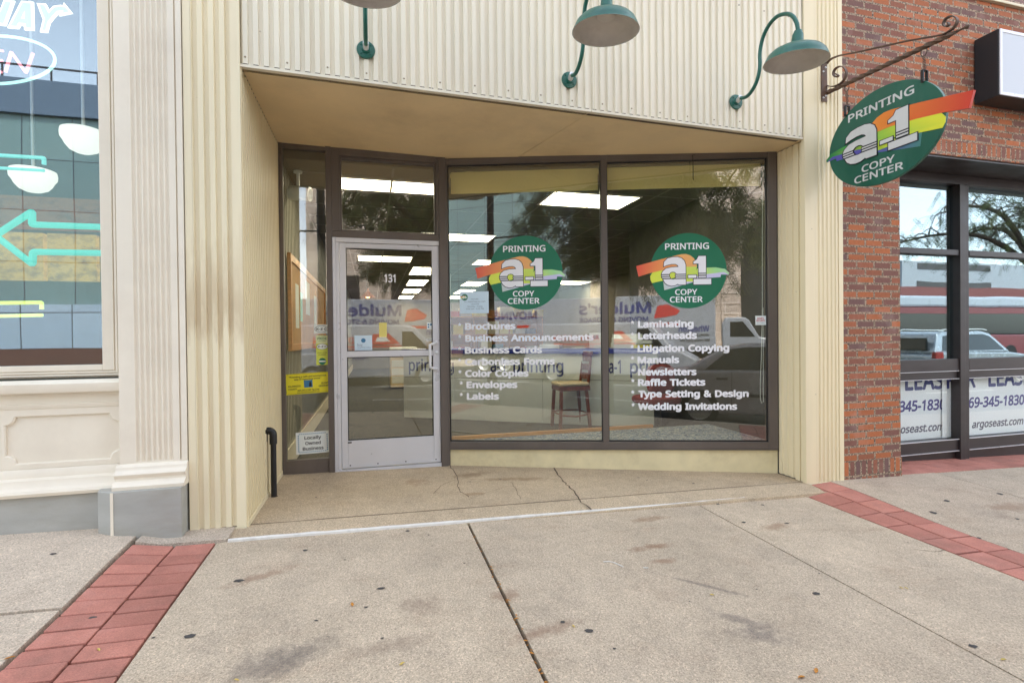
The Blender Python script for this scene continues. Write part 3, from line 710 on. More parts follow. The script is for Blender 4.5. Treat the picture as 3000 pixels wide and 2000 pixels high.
# ------------------------------------------------------------------ round logo, shared by decals and the hanging sign
class SFr:
    def __init__(s, fr, cu, cv, sx, sy): s.fr, s.cu, s.cv, s.sx, s.sy = fr, cu, cv, sx, sy
    def p(s, x, y, w=0): return s.fr.p(s.cu+x*s.sx, s.cv+y*s.sy, w)
def px5(L): return [((x-760)/340, (1095-y)/340) for x, y in L]
LB1 = px5([(295, 1045), (315, 1142), (430, 1108), (560, 1080), (700, 1060), (838, 1060), (832, 1030), (812, 985), (780, 958), (740, 944), (700, 945), (540, 982)])
LB2 = px5([(420, 1140), (422, 1172), (436, 1202), (540, 1180), (700, 1140), (830, 1100), (838, 1052), (820, 1012), (700, 1040), (560, 1076), (440, 1106)])
LB2b = px5([(830, 1100), (700, 1140), (640, 1190), (810, 1195), (920, 1165), (1045, 1158), (1050, 1134), (1118, 1138), (1120, 1120), (1085, 1085), (1000, 1069), (920, 1071), (838, 1078)])
LB3 = px5([(535, 1175), (545, 1268), (700, 1228), (800, 1200), (830, 1170), (700, 1170)])
LTAIL = px5([(820, 1170), (1045, 1158), (1050, 1134), (1118, 1138), (1075, 1112), (920, 1130), (830, 1148)])
LA = [px5([(520, 1124), (530, 1098), (560, 1072), (610, 1061), (672, 1058), (664, 1044), (645, 1034), (610, 1034), (575, 1042), (540, 1054), (544, 1012), (575, 980), (620, 970), (665, 969), (700, 980), (725, 1004), (737, 1040), (738, 1124), (655, 1124), (640, 1108), (622, 1104), (604, 1108), (590, 1124)]),
      px5([(520, 1131), (590, 1131), (590, 1142), (522, 1142)]), px5([(645, 1131), (738, 1131), (738, 1142), (645, 1142)]),
      px5([(522, 1149), (594, 1149), (600, 1160), (527, 1160)]), px5([(650, 1149), (738, 1149), (738, 1160), (644, 1160)]),
      px5([(533, 1168), (604, 1168), (622, 1171), (640, 1168), (738, 1168), (738, 1222), (672, 1222), (666, 1214), (640, 1228), (605, 1231), (572, 1221), (548, 1200)]),
      px5([(805, 1034), (805, 1014), (836, 994), (850, 964), (917, 964), (917, 1118), (850, 1118), (850, 1034)]),
      px5([(850, 1125), (917, 1125), (917, 1136), (850, 1136)]), px5([(850, 1144), (917, 1144), (917, 1158), (850, 1158)]),
      px5([(805, 1170), (963, 1170), (963, 1222), (805, 1222)]), px5([(757, 1134), (832, 1134), (832, 1162), (757, 1162)])]
def offset(pts, d):
    if sum(a[0]*b[1]-b[0]*a[1] for a, b in zip(pts, pts[1:]+pts[:1])) < 0: pts = pts[::-1]
    out = []; n = len(pts)
    for i in range(n):
        a, b, c = Vector(pts[i-1]), Vector(pts[i]), Vector(pts[(i+1) % n])
        e1 = (b-a).normalized(); e2 = (c-b).normalized(); n1 = Vector((e1.y, -e1.x)); n2 = Vector((e2.y, -e2.x))
        q = (n1+n2); q = q/max(.35, q.dot(n1)) if q.length > 1e-4 else n1
        if q.length > 2.5: q = q.normalized()*2.5
        out.append(tuple(b+q*d))
    return out
def gradcol(x, stops):
    for (a, ca), (b, cb) in zip(stops, stops[1:]):
        if x <= b:
            t = max(0, min(1, (x-a)/(b-a))); return tuple(p*(1-t)+q*t for p, q in zip(lin(ca), lin(cb)))
    return lin(stops[-1][1])
def logo(parent, sf, w0, step, thick_board=None, mirror=False, vivid=1., green=None, outline=True, txt=True):
    """builds disc, three colour bands, letters"""
    mx = -1 if mirror else 1
    mp_ = lambda L: [(mx*x, y) for x, y in L]
    disc = [(math.cos(2*math.pi*k/72), math.sin(2*math.pi*k/72)) for k in range(72)]
    d = MB(); d.prism(sf, disc, w0-(thick_board or .0004), w0); dobj = d.build('disc' if not thick_board else 'board', green or M_green, parent, bevel=.003 if thick_board else 0)
    if vivid > 1:
        s1 = [(-1.4, (206, 56, 44)), (-.6, (226, 104, 46)), (.3, (238, 150, 50))]
        s2 = [(-1, (226, 226, 60)), (-.2, (216, 222, 60)), (.1, (130, 196, 70)), (.6, (70, 170, 70)), (1.1, (20, 110, 70))]; s3 = [(-1, (60, 150, 90)), (0, (92, 88, 170)), (1, (84, 80, 168))]
    else:
        s1 = [(-1.4, (226, 84, 70)), (-.9, (238, 140, 80)), (-.1, (240, 180, 110))]
        s2 = [(-1, (222, 232, 80)), (-.2, (222, 232, 84)), (.1, (214, 226, 92)), (.6, (150, 222, 130)), (1.1, (190, 230, 190))]; s3 = [(-1, (190, 220, 180)), (-.2, (206, 200, 232)), (1, (206, 206, 236))]
    for i, (L, st, ax) in enumerate(((LB3, s3, 0), (LB2b, s2, 0), (LTAIL, s3, 0), (LB2, s2, 0), (LB1, s1, 0))):
        b = MB(); w = w0+step*(1+i*.6)
        ext = thick_board and L in (LB1,)
        b.prism(sf, mp_(L), w0-(.016 if ext else 0)+.0001, w)
        n = len(L)
        for k in range(len(b.v)):
            x, y = (L if sum(a[0]*c[1]-c[0]*a[1] for a, c in zip(mp_(L), mp_(L)[1:]+mp_(L)[:1])) > 0 else L[::-1])[k % n]
            b.c[k] = gradcol(x + (.35*(y) if st is s2 else 0) - (0 if st is not s2 else 0), st)
        b.build('colour_band', M_vcol, parent)
    w = w0+step*4.6
    ol = MB(); le = MB()
    for L in LA:
        if outline: ol.prism(sf, offset(L, .0135), w0+.0002, w)
        le.prism(sf, offset(L, -.003), w0+.0003, w+step*.7)
    if outline: ol.build('lettering_outline', M_ink, parent)
    le.build('lettering', M_white if vivid <= 1 else M_signwhite, parent)
    if txt:
        for body, y, cap, wd, x in (('PRINTING', .565, .17, 1.15, -.03), ('COPY', -.64, .15, .58, -.06), ('CENTER', -.84, .155, .86, -.06)):
            t = MB(); t.text(sf, body, x, y, cap, w0+.0002, step*.9, 'C', .022, width=wd); t.build('lettering', M_white if vivid <= 1 else M_signwhite, parent)
    return dobj
M_signwhite = paint('sign_white', (212, 212, 210), .5, .06, 4, .0, stretch=(1, 1, .3), dirt=(150, 160, 150), dirtamt=.4)
for cu, cv, lab in ((.772, 1.929, 'round green shop logo decal on the left window pane above the brochures list'), (2.333, 1.921, 'round green shop logo decal on the right window pane above the laminating list')):
    t = thing('logo_decal', lab, 'decal', tuple(FW.p(cu, cv, 0)), 'round logo decals on the display window')
    logo(t, SFr(FW, cu, cv, .3605, .3605), -.0072, .0005)

# lists of services in white vinyl
def lettering(name, lab, rows, ax, base_w=-.0074):
    u0, v0 = FW.at(rows[0][1], rows[0][3])
    t = thing(name, lab, 'lettering', tuple(FW.p(u0, v0, 0)), 'white service lists on the display window')
    for body, x0, x1, yb, xa in rows:
        u, v = FW.at(x0, yb); u1 = FW.at(x1, yb)[0]; c = MB()
        V_, _ = text_mesh(body, 0); X0, X1 = min(a[0] for a in V_), max(a[0] for a in V_)
        full = text_mesh(body, 0)[0]; pos = 0; words = body.split(' '); spans = []
        for k_, wd in enumerate(words):       # width of the line up to this word gives where the word starts
            pre = ' '.join(words[:k_+1]); xe = max(a[0] for a in text_mesh(pre, 0)[0]); wV = text_mesh(wd, 0)[0]; ww = max(a[0] for a in wV)-min(a[0] for a in wV)
            spans.append((wd, xe-ww, xe))
        kx = (u1-u)/(X1-X0)
        for wd, xa_, xe_ in spans:
            c = MB(); desc = any(ch in 'gpy' for ch in wd); c.text(FW, wd, u+(xa_-X0)*kx-.002, v, .067, base_w, .0006, 'L', .052, width=(xe_-xa_)*kx+.004); c.build('lettering_word', M_white, t)
        c = MB()
        ua, va = FW.at(xa, yb); 
        for k in range(5):
            a = R(90+72*k); L = .016; cx, cy = ua+.018, va+.052; dx, dy = math.cos(a), math.sin(a)
            c.prism(FW, [(cx-dy*.0045, cy+dx*.0045), (cx+dy*.0045, cy-dx*.0045), (cx+dx*L+dy*.0045, cy+dy*L-dx*.0045), (cx+dx*L-dy*.0045, cy+dy*L+dx*.0045)], base_w, base_w+.0006+.00002*k)
        c.build('asterisk', M_white, t)
lettering('service_list', 'white lettering list from Brochures to Labels on the left pane', [
    ('Brochures', 1362.5, 1510, 966, 1341), ('Business Announcements', 1363, 1739, 1001, 1341.5), ('Business Cards', 1362, 1588, 1036, 1341), ('Carbonless Forms', 1362, 1625, 1070, 1341), ('Color Copies', 1363, 1548, 1104, 1342), ('Envelopes', 1367, 1515, 1137, 1346), ('Labels', 1368, 1461, 1171, 1346)], 0)
lettering('service_list', 'white lettering list from Laminating to Wedding Invitations on the right pane', [
    ('Laminating', 1870, 2032, 960, 1848), ('Letterheads', 1870, 2042, 994, 1848), ('Litigation Copying', 1869, 2137, 1031, 1847), ('Manuals', 1869, 1990, 1064.5, 1848), ('Newsletters', 1870, 2041, 1100, 1849), ('Raffle Tickets', 1870, 2067, 1130.5, 1849), ('Type Setting & Design', 1871, 2194, 1164, 1849), ('Wedding Invitations', 1870, 2160, 1201, 1850)], 0)
c = MB(); u, v = FD.at(1126, 826.5); u1 = FD.at(1159, 826)[0]; c.text(FD, '131', u, v, .078, -.0095, .0006, 'L', .03, width=u1-u); tag(c.build('house_number', M_white), 'white number 131 stuck on the door glass', 'number')

# papers and stickers on the glass
def sheetpx(fr, x0, y0, x1, y1, w, th, rot=0):
    a = fr.at(x0, y1); b = fr.at(x1, y0); return a[0], a[1], b[0]-a[0], b[1]-a[1]
def paper(name, lab, cat, fr, box, w, mat, lines, rot=0., extra=None, tcol=None):
    u, v, W, H = sheetpx(fr, *box, w, 0)
    t = thing(name, lab, cat, tuple(fr.p(u, v, w)))
    U2 = fr.U*math.cos(rot)+fr.V*math.sin(rot); V2 = fr.V*math.cos(rot)-fr.U*math.sin(rot)
    f2 = Fr(fr.p(u, v, 0), U2, fr.N, V2)
    c = MB(); c.fbox(f2, 0, W, 0, H, w, w+.0005); c.build('sheet', mat, t)
    if extra: extra(t, f2, W, H, w+.0005)
    for body, x, y, cap, wd, mt, bold in lines:
        c = MB(); c.text(f2, body, x*W, y*H, cap*H, w+.0008, .0003, 'C', bold, width=wd*W); c.build('lettering', mt, t)
    return t
M_paper = flat('white_paper', (226, 232, 230), .7); M_yel = flat('yellow_print', (226, 214, 44), .6); M_dk = flat('print_black', (36, 38, 40), .6); M_pbl = flat('print_blue', (60, 120, 160), .6); M_pred = flat('print_red', (196, 40, 40), .6); M_pgr = flat('print_green', (40, 120, 90), .6); M_grey = flat('print_grey', (130, 150, 165), .6)
M_palebl = flat('pale_blue_paper', (205, 226, 240), .6)
def ex_local(t, f, W, H, w):
    c = MB(); n = 14
    for k in range(n):
        for yy in (.07, .90): c.fbox(f, W*(.09+.82*k/n), W*(.09+.82*k/n)+W*.035, H*yy, H*yy+H*.035, w, w+.0004)
    for k in range(9):
        for xx in (.055, .91): c.fbox(f, W*xx, W*xx+W*.035, H*(.11+.8*k/9), H*(.11+.8*k/9)+H*.045, w, w+.0004)
    c.build('dotted_border', M_pbl, t)
paper('window_notice', 'white notice with dotted blue border low in the sidelight', 'notice', FD, (868, 1262.5, 966, 1332), -.0095, M_paper, [('Locally', .5, .66, .15, .5, M_dk, .03), ('Owned', .5, .41, .15, .46, M_dk, .03), ('Business', .5, .16, .15, .62, M_dk, .03)], .02, ex_local)
def ex_obs(t, f, W, H, w):
    c = MB(); c.fbox(f, W*.41, W*.60, H*.30, H*.66, w, w+.0004); c.build('emblem', M_pbl, t)
    c = MB(); c.prism(f, [(W*.52, H*.34), (W*.57, H*.34), (W*.575, H*.5), (W*.545, H*.62), (W*.525, H*.5)], w, w+.0006); c.build('emblem_figure', M_dk, t)
    c = MB(); c.frame(f, W*.015, W*.985, H*.03, H*.97, (W*.006, W*.006, W*.006, W*.006), w, w+.0004); c.build('border_line', M_dk, t)
paper('crime_tip_sticker', 'yellow crime reporting sticker across the middle of the sidelight', 'sticker', FD, (836.5, 1093.5, 969.5, 1158), -.0095, M_yel, [('"Providing a safe and anonymous', .5, .80, .085, .82, M_dk, .03), ('way of reporting crime."', .5, .68, .085, .6, M_dk, .03), ('KALAMAZOO', .20, .36, .085, .27, M_dk, .03), ('COUNTY', .16, .22, .085, .19, M_dk, .03), ('SILENT', .87, .42, .085, .16, M_dk, .03), ('OBSERVER', .84, .29, .085, .22, M_dk, .03), ('269.343.2100 Tip Line', .5, .14, .085, .48, M_dk, .03), ('www.kalamazoosilentobserver.com', .5, .06, .05, .5, M_dk, .02)], .045, ex_obs)
def ex_oval(y0, y1):
    def f_(t, f, W, H, w):
        el = [(W*(.5+.46*math.cos(2*math.pi*k/36)), H*((y0+y1)/2+(y1-y0)/2*math.sin(2*math.pi*k/36))) for k in range(36)]
        c = MB(); c.prism(f, el, w, w+.0002); c.build('oval_ring', M_dk, t)
        el = [(W*(.5+.43*math.cos(2*math.pi*k/36)), H*((y0+y1)/2+((y1-y0)/2-W*.03/H)*math.sin(2*math.pi*k/36))) for k in range(36)]
        c = MB(); c.prism(f, el, w, w+.0003); c.build('oval', M_paper, t)
    return f_
paper('oval_sticker', 'white sticker with black oval and letters, topmost on the sidelight', 'sticker', FD, (920, 950.5, 963, 977), -.0095, M_paper, [('K-Z', .38, .36, .27, .44, M_dk, .03), ('O', .76, .36, .27, .17, M_dk, .03)], .01, ex_oval(.12, .88))
def ex_pride(t, f, W, H, w):
    c = MB(); c.fbox(f, 0, W, H*.72, H, w, w+.0001); c.build('top_panel', flat('cream_print', (214, 220, 170), .6), t)
    ex_oval(.52, .72)(t, f, W, H, w)
    ring = [(W*(.5+.3*math.cos(2*math.pi*k/30)), H*.12+W*.3*math.sin(2*math.pi*k/30)) for k in range(30)]
    c = MB(); c.prism(f, ring, w, w+.0003); c.build('round_emblem', M_pgr, t)
    c = MB(); c.fbox(f, W*.22, W*.78, H*.10, H*.145, w+.0003, w+.0006); c.build('emblem_band', M_paper, t)
paper('pride_sticker', 'tall yellow and green sticker strip below the white oval sticker', 'sticker', FD, (926.5, 982, 961, 1069), -.0095, flat('lime_print', (206, 214, 84), .6), [('PRIDE', .5, .85, .075, .76, M_pgr, .03), ('K-Z', .38, .59, .06, .44, M_dk, .03), ('O', .76, .59, .06, .16, M_dk, .03), ('KALAMAZOO', .5, .95, .028, .6, M_pgr, .02), ('STICKER', .5, .79, .028, .6, M_pgr, .02), ('LOCALLY GROWN', .5, .40, .03, .8, M_dk, .02), ('BUSINESS', .5, .33, .03, .6, M_dk, .02)], 0, ex_pride)
def ex_ins(t, f, W, H, w):
    ring = [(W*.5+W*.13*math.cos(2*math.pi*k/30), H*.68+W*.13*math.sin(2*math.pi*k/30)) for k in range(30)]
    c = MB(); c.prism(f, ring, w, w+.0003); c.build('round_emblem', M_pbl, t)
paper('door_notice', 'pale blue notice with a round emblem behind the door glass above the middle rail', 'notice', FD, (1039, 982, 1090, 1029), -.0095, M_palebl, [('buy', .3, .33, .16, .3, M_grey, .01), ('local first today', .55, .2, .08, .75, M_grey, .01)], 0, ex_ins)
paper('door_sticker', 'small yellow sticker hanging in the middle of the door glass', 'sticker', FD, (1111, 945, 1133, 987), -.0095, flat('pale_yellow_print', (226, 212, 120), .6), [('OPEN', .5, .7, .1, .6, M_dk, .02)] if False else [], 0)
paper('card_sticker', 'little white card sticker near the door handle', 'sticker', FD, (1251, 944, 1267, 964), -.0095, M_paper, [], 0, lambda t, f, W, H, w: [MB_.build('card_mark', M_pbl, t) for MB_ in [(lambda c: (c.fbox(f, W*.15, W*.42, H*.55, H*.8, w, w+.0003), c.fbox(f, W*.55, W*.85, H*.55, H*.8, w, w+.0003), c.fbox(f, W*.15, W*.42, H*.2, H*.42, w, w+.0003), c)[-1])(MB())]])
def ex_hours(t, f, W, H, w): logo(t, SFr(f, W*.17, H*.74, H*.15, H*.15), w+.0004, .0002, outline=False, txt=False)
paper('hours_notice', 'pale blue opening hours notice left of the round logo decal', 'notice', FW, (1347, 853, 1431, 918), -.0072, M_palebl, [('HOURS', .52, .62, .06, .26, M_grey, .01), ('A-1 PRINTING & COPY', .53, .50, .06, .74, M_grey, .01), ('CENTER', .53, .39, .06, .28, M_grey, .01), ('Monday - Friday', .53, .28, .07, .52, M_grey, .01), ('8:00 am - 4:30 PM', .53, .17, .07, .6, M_grey, .01)], 0, ex_hours)
paper('security_sticker', 'small white and red security sticker by the right window jamb', 'sticker', FW, (2214, 924.5, 2245, 952), -.0072, M_paper, [("DAVE'S", .48, .62, .18, .6, M_pred, .03), ('SECURITY', .5, .38, .18, .84, M_pred, .03), ('alarm systems', .5, .2, .08, .7, M_grey, .01)])

# ------------------------------------------------------------------ gooseneck lamps
def lamp():
    px_, pz_ = 2.985, 3.262
    t = thing('gooseneck_lamp', 'green gooseneck lamp at the right end of the ribbed fascia', 'lamp', (px_, 3.68, pz_), 'gooseneck lamps on the fascia')
    c = MB(); c.lathe([(.001, .026), (.026, .026), (.03, .014), (.058, .012), (.062, .006), (.062, 0)], (px_, 3.68, pz_), (0, -1, 0), 28)
    for k in range(4): a = R(45+90*k); c.lathe([(.007, .014), (.006, .018), (.0005, .019)], (px_+.044*math.cos(a), 3.68, pz_+.044*math.sin(a)), (0, -1, 0), 8)
    c.build('wall_plate', M_lampgreen, t)
    c = MB(); c.tube([(px_, 3.66, pz_), (px_, 3.615, pz_+.018)], .02, 12); c.build('pipe_coupling', M_chrome, t)
    arm = [(px_, 3.63, pz_+.012)]
    for x, y in [(335, 705), (375, 665), (410, 600), (430, 530), (437, 470), (436, 400), (443, 340), (462, 265), (500, 188), (550, 130), (600, 106), (645, 104), (680, 125), (702, 165), (711, 205), (713, 240)]:
        P = onX(x/2.476+2050, y/2.476, px_); arm.append((px_, P.y, P.z))
    # resample smoothly
    def cr(p0, p1, p2, p3, t): return tuple(.5*((2*b)+(-a+c_)*t+(2*a-5*b+4*c_-d)*t*t+(-a+3*b-3*c_+d)*t**3) for a, b, c_, d in zip(p0, p1, p2, p3))
    pp = []
    for i in range(len(arm)-1):
        q = [arm[max(0, i-1)], arm[i], arm[i+1], arm[min(len(arm)-1, i+2)]]
        for k in range(4): pp.append(cr(*q, k/4))
    pp.append(arm[-1])
    c = MB(); c.tube(pp, .0145, 12); c.build('arm', M_lampgreen, t)
    e = arm[-1]; ax = Vector((0, .10, -1)).normalized(); Rr = SHADE_R
    o = Vector(e)+Vector((0, 0, .01))
    c = MB(); c.lathe([(.001, -.005), (.026, -.005), (.03, .01), (.036, .02), (.04, .065), (.052, .085), (.056, .098)], o, ax, 32); c.build('socket_neck', M_lampgreen, t)
    prof = [(.056, .092), (.08, .10), (.125, .112), (.165, .132), (.19, .157), (.204, .186), (.210, .205), (.214, .211)]
    prof = [(r*Rr/.214, h) for r, h in prof]
    c = MB(); c.lathe(prof, o, ax, 56); sh = c.build('shade', M_lampgreen, t)
    c = MB(); c.lathe([(.001, .101)]+[(r-.003, h+.004) for r, h in prof[:-1]]+[(Rr-.002, .2105)], o, ax, 56); c.lathe([(.06, .105), (.06, .125), (.052, .13), (.03, .132), (.001, .132)], o, ax, 32); c.build('shade_lining', M_lampwhite, t)
    return t
SHADE_R = .215
L3 = lamp()
for x, z, lab in ((1.481, 3.263, 'green gooseneck lamp in the middle of the fascia, its white inside showing'), (-.016, 3.288, 'green gooseneck lamp above the entrance, its shade cut by the photo top')):
    c = copy_tree(L3); c.location = (x, 3.68, z); c['label'] = lab

# ------------------------------------------------------------------ hanging sign on its iron bracket
SX = 3.93; FS = Fr((SX, 3.69, 0), (0, -1, 0), (-1, 0, 0))
br = thing('sign_bracket', 'rusty twisted iron bracket with scrolls projecting from the right pillar', 'bracket', (SX, 3.665, 3.4))
c = MB(); c.fbox(FP, 3.865, 3.925, 3.36, 3.715, 0, .008)
for v in (3.39, 3.41, 3.62, 3.66): c.lathe([(.009, 0), (.007, .006), (.0005, .008)], FP.p(3.895+(.012 if v in (3.41, 3.66) else -.014), v, .008), (0, -1, 0), 8, 1)
c.build('wall_plate', [M_iron, M_chrome], br)
b0 = onX(2415, 276, SX); b1 = onX(2805, 92, SX); bw = MB(); n = 60; vs = []; fs = []
U_ = (b1-b0).normalized(); N1 = Vector((1, 0, 0)); N2 = U_.cross(N1)
for i in range(n+1):
    t = i/n; a = t*math.pi*2*3.6; h = .017*(1 if t < .96 else .7)
    for k in range(4):
        q = a+math.pi/2*k+math.pi/4; vs.append(b0+(b1-b0)*t+(N1*math.cos(q)+N2*math.sin(q))*h*1.2)
for i in range(n):
    for k in range(4): fs.append((i*4+k, i*4+(k+1) % 4, (i+1)*4+(k+1) % 4, (i+1)*4+k))
bw.add(vs, fs); bw.tube([b1, b1+U_*.05], .008, 8); bw.lathe([(.001, 0), (.012, .004), (.016, .014), (.012, .024), (.001, .03)], b1+U_*.045, U_, 14)
bw.build('twisted_bar', M_iron, br)
def spts(L): return [onX(x/2.476+2050, y/2.476, SX) for x, y in L]
def smooth(pts, k=4):
    out = []
    for i in range(len(pts)-1):
        p0, p1, p2, p3 = pts[max(0, i-1)], pts[i], pts[i+1], pts[min(len(pts)-1, i+2)]
        for j in range(k):
            t = j/k; out.append(.5*((2*p1)+(-p0+p2)*t+(2*p0-5*p1+4*p2-p3)*t*t+(-p0+3*p1-3*p2+p3)*t**3))
    return out+[pts[-1]]
c = MB(); path = smooth(spts([(985, 535), (1005, 550), (985, 560), (970, 535), (985, 500), (1025, 482), (1058, 505), (1062, 545), (1035, 595), (985, 625), (930, 625), (895, 590), (890, 540), (905, 490), (945, 435), (1015, 405), (1120, 385), (1300, 345), (1500, 300), (1700, 265), (1780, 245), (1840, 205), (1868, 160), (1860, 130), (1825, 118), (1785, 140), (1768, 175), (1785, 195), (1808, 180), (1800, 165)]))
vs = []; fs = []
for i, p in enumerate(path):
    t = (path[min(i+1, len(path)-1)]-path[max(0, i-1)]).normalized(); nn = t.cross(Vector((1, 0, 0))).normalized()
    for s, q in ((-1, -1), (1, -1), (1, 1), (-1, 1)): vs.append(p+Vector((.013*s, 0, 0))+nn*(.0035*q))
for i in range(len(path)-1):
    for k in range(4): fs.append((i*4+k, i*4+(k+1) % 4, (i+1)*4+(k+1) % 4, (i+1)*4+k))
c.add(vs, fs); c.build('scroll', M_iron, br)
sg_ = thing('hanging_sign', 'oval green wooden shop sign with rainbow bands hanging on chains', 'sign', (SX, 3.155, 2.87))
SCU, SCV = 3.69-3.155, 2.869
M_signedge = paint('sign_edge', (120, 160, 140), .5, .1, 8, .05)
logo(sg_, SFr(FS, SCU, SCV, .477, .380), .014, .0015, thick_board=.028, mirror=True, vivid=1.3, green=M_signgreen)
for k, (rx, ry, bx, by) in enumerate(((1066, 638, 1058, 838), (1626, 378, 1618, 590))):
    r0 = onX(rx/2.476+2050, ry/2.476, SX); bb = onX(bx/2.476+2050, by/2.476, SX-.02)
    c = MB()
    for i in range(1): c.tube([r0+Vector((.022*math.cos(a), 0, .03*math.sin(a)+.0)) if False else r0+Vector((0, .022*math.cos(a), .03*math.sin(a))) for a in [2*math.pi*j/18 for j in range(18)]], .0035, 6, closed=True)
    top = r0+Vector((0, 0, -.028)); bot = Vector((SX-.0, bb.y, bb.z+.075)); L = (top-bot).length; nl = max(4, int(L/.017))
    for i in range(nl):
        for side in (-.008, .008):
            p = top.lerp(bot, (i+.5)/nl)+Vector((side if i % 2 else 0, side*(1 if i % 2 else .9), 0)); d1 = Vector((0, 1, 0)) if i % 2 else Vector((1, 0, 0))
            c.tube([p+d1*(.0055*math.cos(a))+Vector((0, 0, .0115*math.sin(a))) for a in [2*math.pi*j/12 for j in range(12)]], .0018, 5, closed=True)
    c.build('chain', M_iron, sg_)
    c = MB(); c.box(SX-.030, SX-.0195, bb.y-.011, bb.y+.011, bb.z-.01, bb.z+.075); c.box(SX+.0145, SX+.022, bb.y-.011, bb.y+.011, bb.z-.01, bb.z+.075); c.box(SX-.030, SX+.022, bb.y-.010, bb.y+.010, bb.z+.0755, bb.z+.083)
    c.lathe([(.008, 0), (.006, .005), (.0005, .006)], (SX-.030, bb.y, bb.z+.008), (-1, 0, 0), 8); c.build('hanger_strap', M_plastic, sg_, bevel=.003)

# ------------------------------------------------------------------ brick building on the right
M_glassLow = glass('low_pane_glass', .06, (.97, .99, .99), .03, 1.0)
bb_ = thing('brick_building', 'red brick shop building with dark bronze windows beside the ribbed pillar', 'building', (6, 3.68, 0))
FB = facade(3.68)
c = MB(); c.fbox(FB, 4.102, 4.79, .135, 11, -.44, 0); c.build('brick_pier', M_brick, bb_)
c = MB(); c.fbox(FB, 4.102, 4.80, -.15, .133, -.44, .003); c.build('soldier_course', M_soldier, bb_)
spz = lambda u: 3.02
c = MB(); c.fbox(FB, 4.792, 16, 3.16, 4.58, -.6, -.004); c.build('brick_spandrel', M_brick, bb_)
c = MB(); c.fbox(FB, 4.792, 16, 3.02, 3.158, -.6, -.002); c.build('soldier_course', M_soldier, bb_)
c = MB(); c.fbox(FB, 4.795, 16, 4.582, 4.61, -.5, .03); c.build('ledge', M_trim, bb_, bevel=.005)
c = MB(); o_ = 4.612
c.hexa([(4.80, 3.68, o_), (16, 3.68, o_), (16, 4.6, o_), (4.80, 4.6, o_), (4.80, 4.35, 6), (16, 4.35, 6), (16, 4.6, 6), (4.80, 4.6, 6)]); c.build('sloped_brickwork', M_brick, bb_)
c = MB(); c.box(4.82, 16, 4.62, 16, 3.1, 11); c.build('unseen_shade_mass', M_brick, bb_)  # unseen block, added tall to keep the sun off the sidewalk
RY = 4.1; FRt = facade(RY)
c = MB(); c.box(4.795, 16, 3.70, RY+.02, 3.000, 3.0185); c.build('lintel_soffit', M_dframe, bb_)
fr_ = MB()
x0 = 4.795
zb = lambda u: gz(u, 4.0)
fr_.fbox(FRt, x0, 16, 2.90, 2.999, -.08, .03)
def rail(v0, v1, w1): 
    fr_.fbox(FRt, x0, 6.128, v0, v1, -.06, w1); fr_.fbox(FRt, 6.281, 9.4, v0, v1, -.06, w1)
fr_.fbox(FRt, 6.129, 6.205, -.2, 2.899, -.06, .045); fr_.fbox(FRt, 6.206, 6.280, -.2, 2.899, -.06, .03); fr_.fbox(FRt, 9.401, 9.52, -.2, 2.899, -.06, .04)
fr_.fbox(FRt, 9.521, 16, -.2, 2.899, -.08, -.05)
rail(2.134, 2.193, .035); rail(.890, 1.018, .03); rail(.800, .8885, .015); rail(.02, .150, .02); rail(-.2, .018, -.01)
fr_.build('window_frame', M_dframe, bb_, bevel=.003)
c = MB()
for v in (.022, .148, .887, .803): c.fbox(FRt, x0, 6.127, v-.003, v+.003, .0205, .034); c.fbox(FRt, 6.282, 9.4, v-.003, v+.003, .0205, .034)
c.build('frame_highlight_strip', M_alum, bb_)
for u0, u1, nm in ((x0, 6.13, 0), (6.28, 9.4, 1)):
    for v0, v1 in ((2.19, 2.90), (1.015, 2.136), (.148, .802)):
        c = MB(); c.fbox(FRt, u0, u1, v0, v1, -.03, -.024); c.build('window_pane', M_glassR if v0 > 1 else M_glassLow, bb_)
c = MB(); c.box(4.80, 12, 6.5, 6.6, 0, 3.0); c.box(11.9, 12, 4.2, 6.5, 0, 3); c.box(4.80, 4.82, 4.2, 6.5, 0, 3); c.build('interior_wall', M_iwall, bb_)
c = MB(); c.box(4.8, 12, 4.18, 6.6, 2.78, 2.9); c.box(4.8, 12, 4.18, 6.6, -.3, .0); c.build('interior_ceiling', M_panel, bb_)
# lease posters behind the low panes
M_lease = flat('poster_white', (234, 238, 240), .5)
def lease(u0, u1, lab, w, u_off):
    t = thing('lease_poster', lab, 'poster', tuple(FRt.p((u0+u1)/2, .2, w)), 'lease posters behind the low panes')
    c = MB(); c.fbox(FRt, u0, u1, .155, .93, w-.002, w); c.build('sheet', M_lease, t)
    for body, x, v, cap, wd, mt, shear in (('FOR', u_off-.635, .685, .2, .44, M_navy, 0), ('LEASE', u_off, .685, .2, .69, M_navy, 0), ('269-345-1830', u_off-.40, .46, .118, .98, M_navy2, .12), ('argoseast.com', u_off-.256, .232, .085, .82, M_navy3, .22)):
        c = MB(); c.text(FRt, body, x, v, cap, w, .0006, 'L', .035, shear, width=wd); c.build('lettering', mt, t)
M_navy2 = flat('violet_letter', (70, 60, 130), .5); M_navy3 = flat('grey_letter', (64, 66, 96), .5)
lease(4.83, 6.2, 'white lease poster in the low pane next to the brick pier', -.066, 5.485)
lease(6.0, 7.6, 'white lease poster in the low pane right of the window mullion', -.052, 6.70)
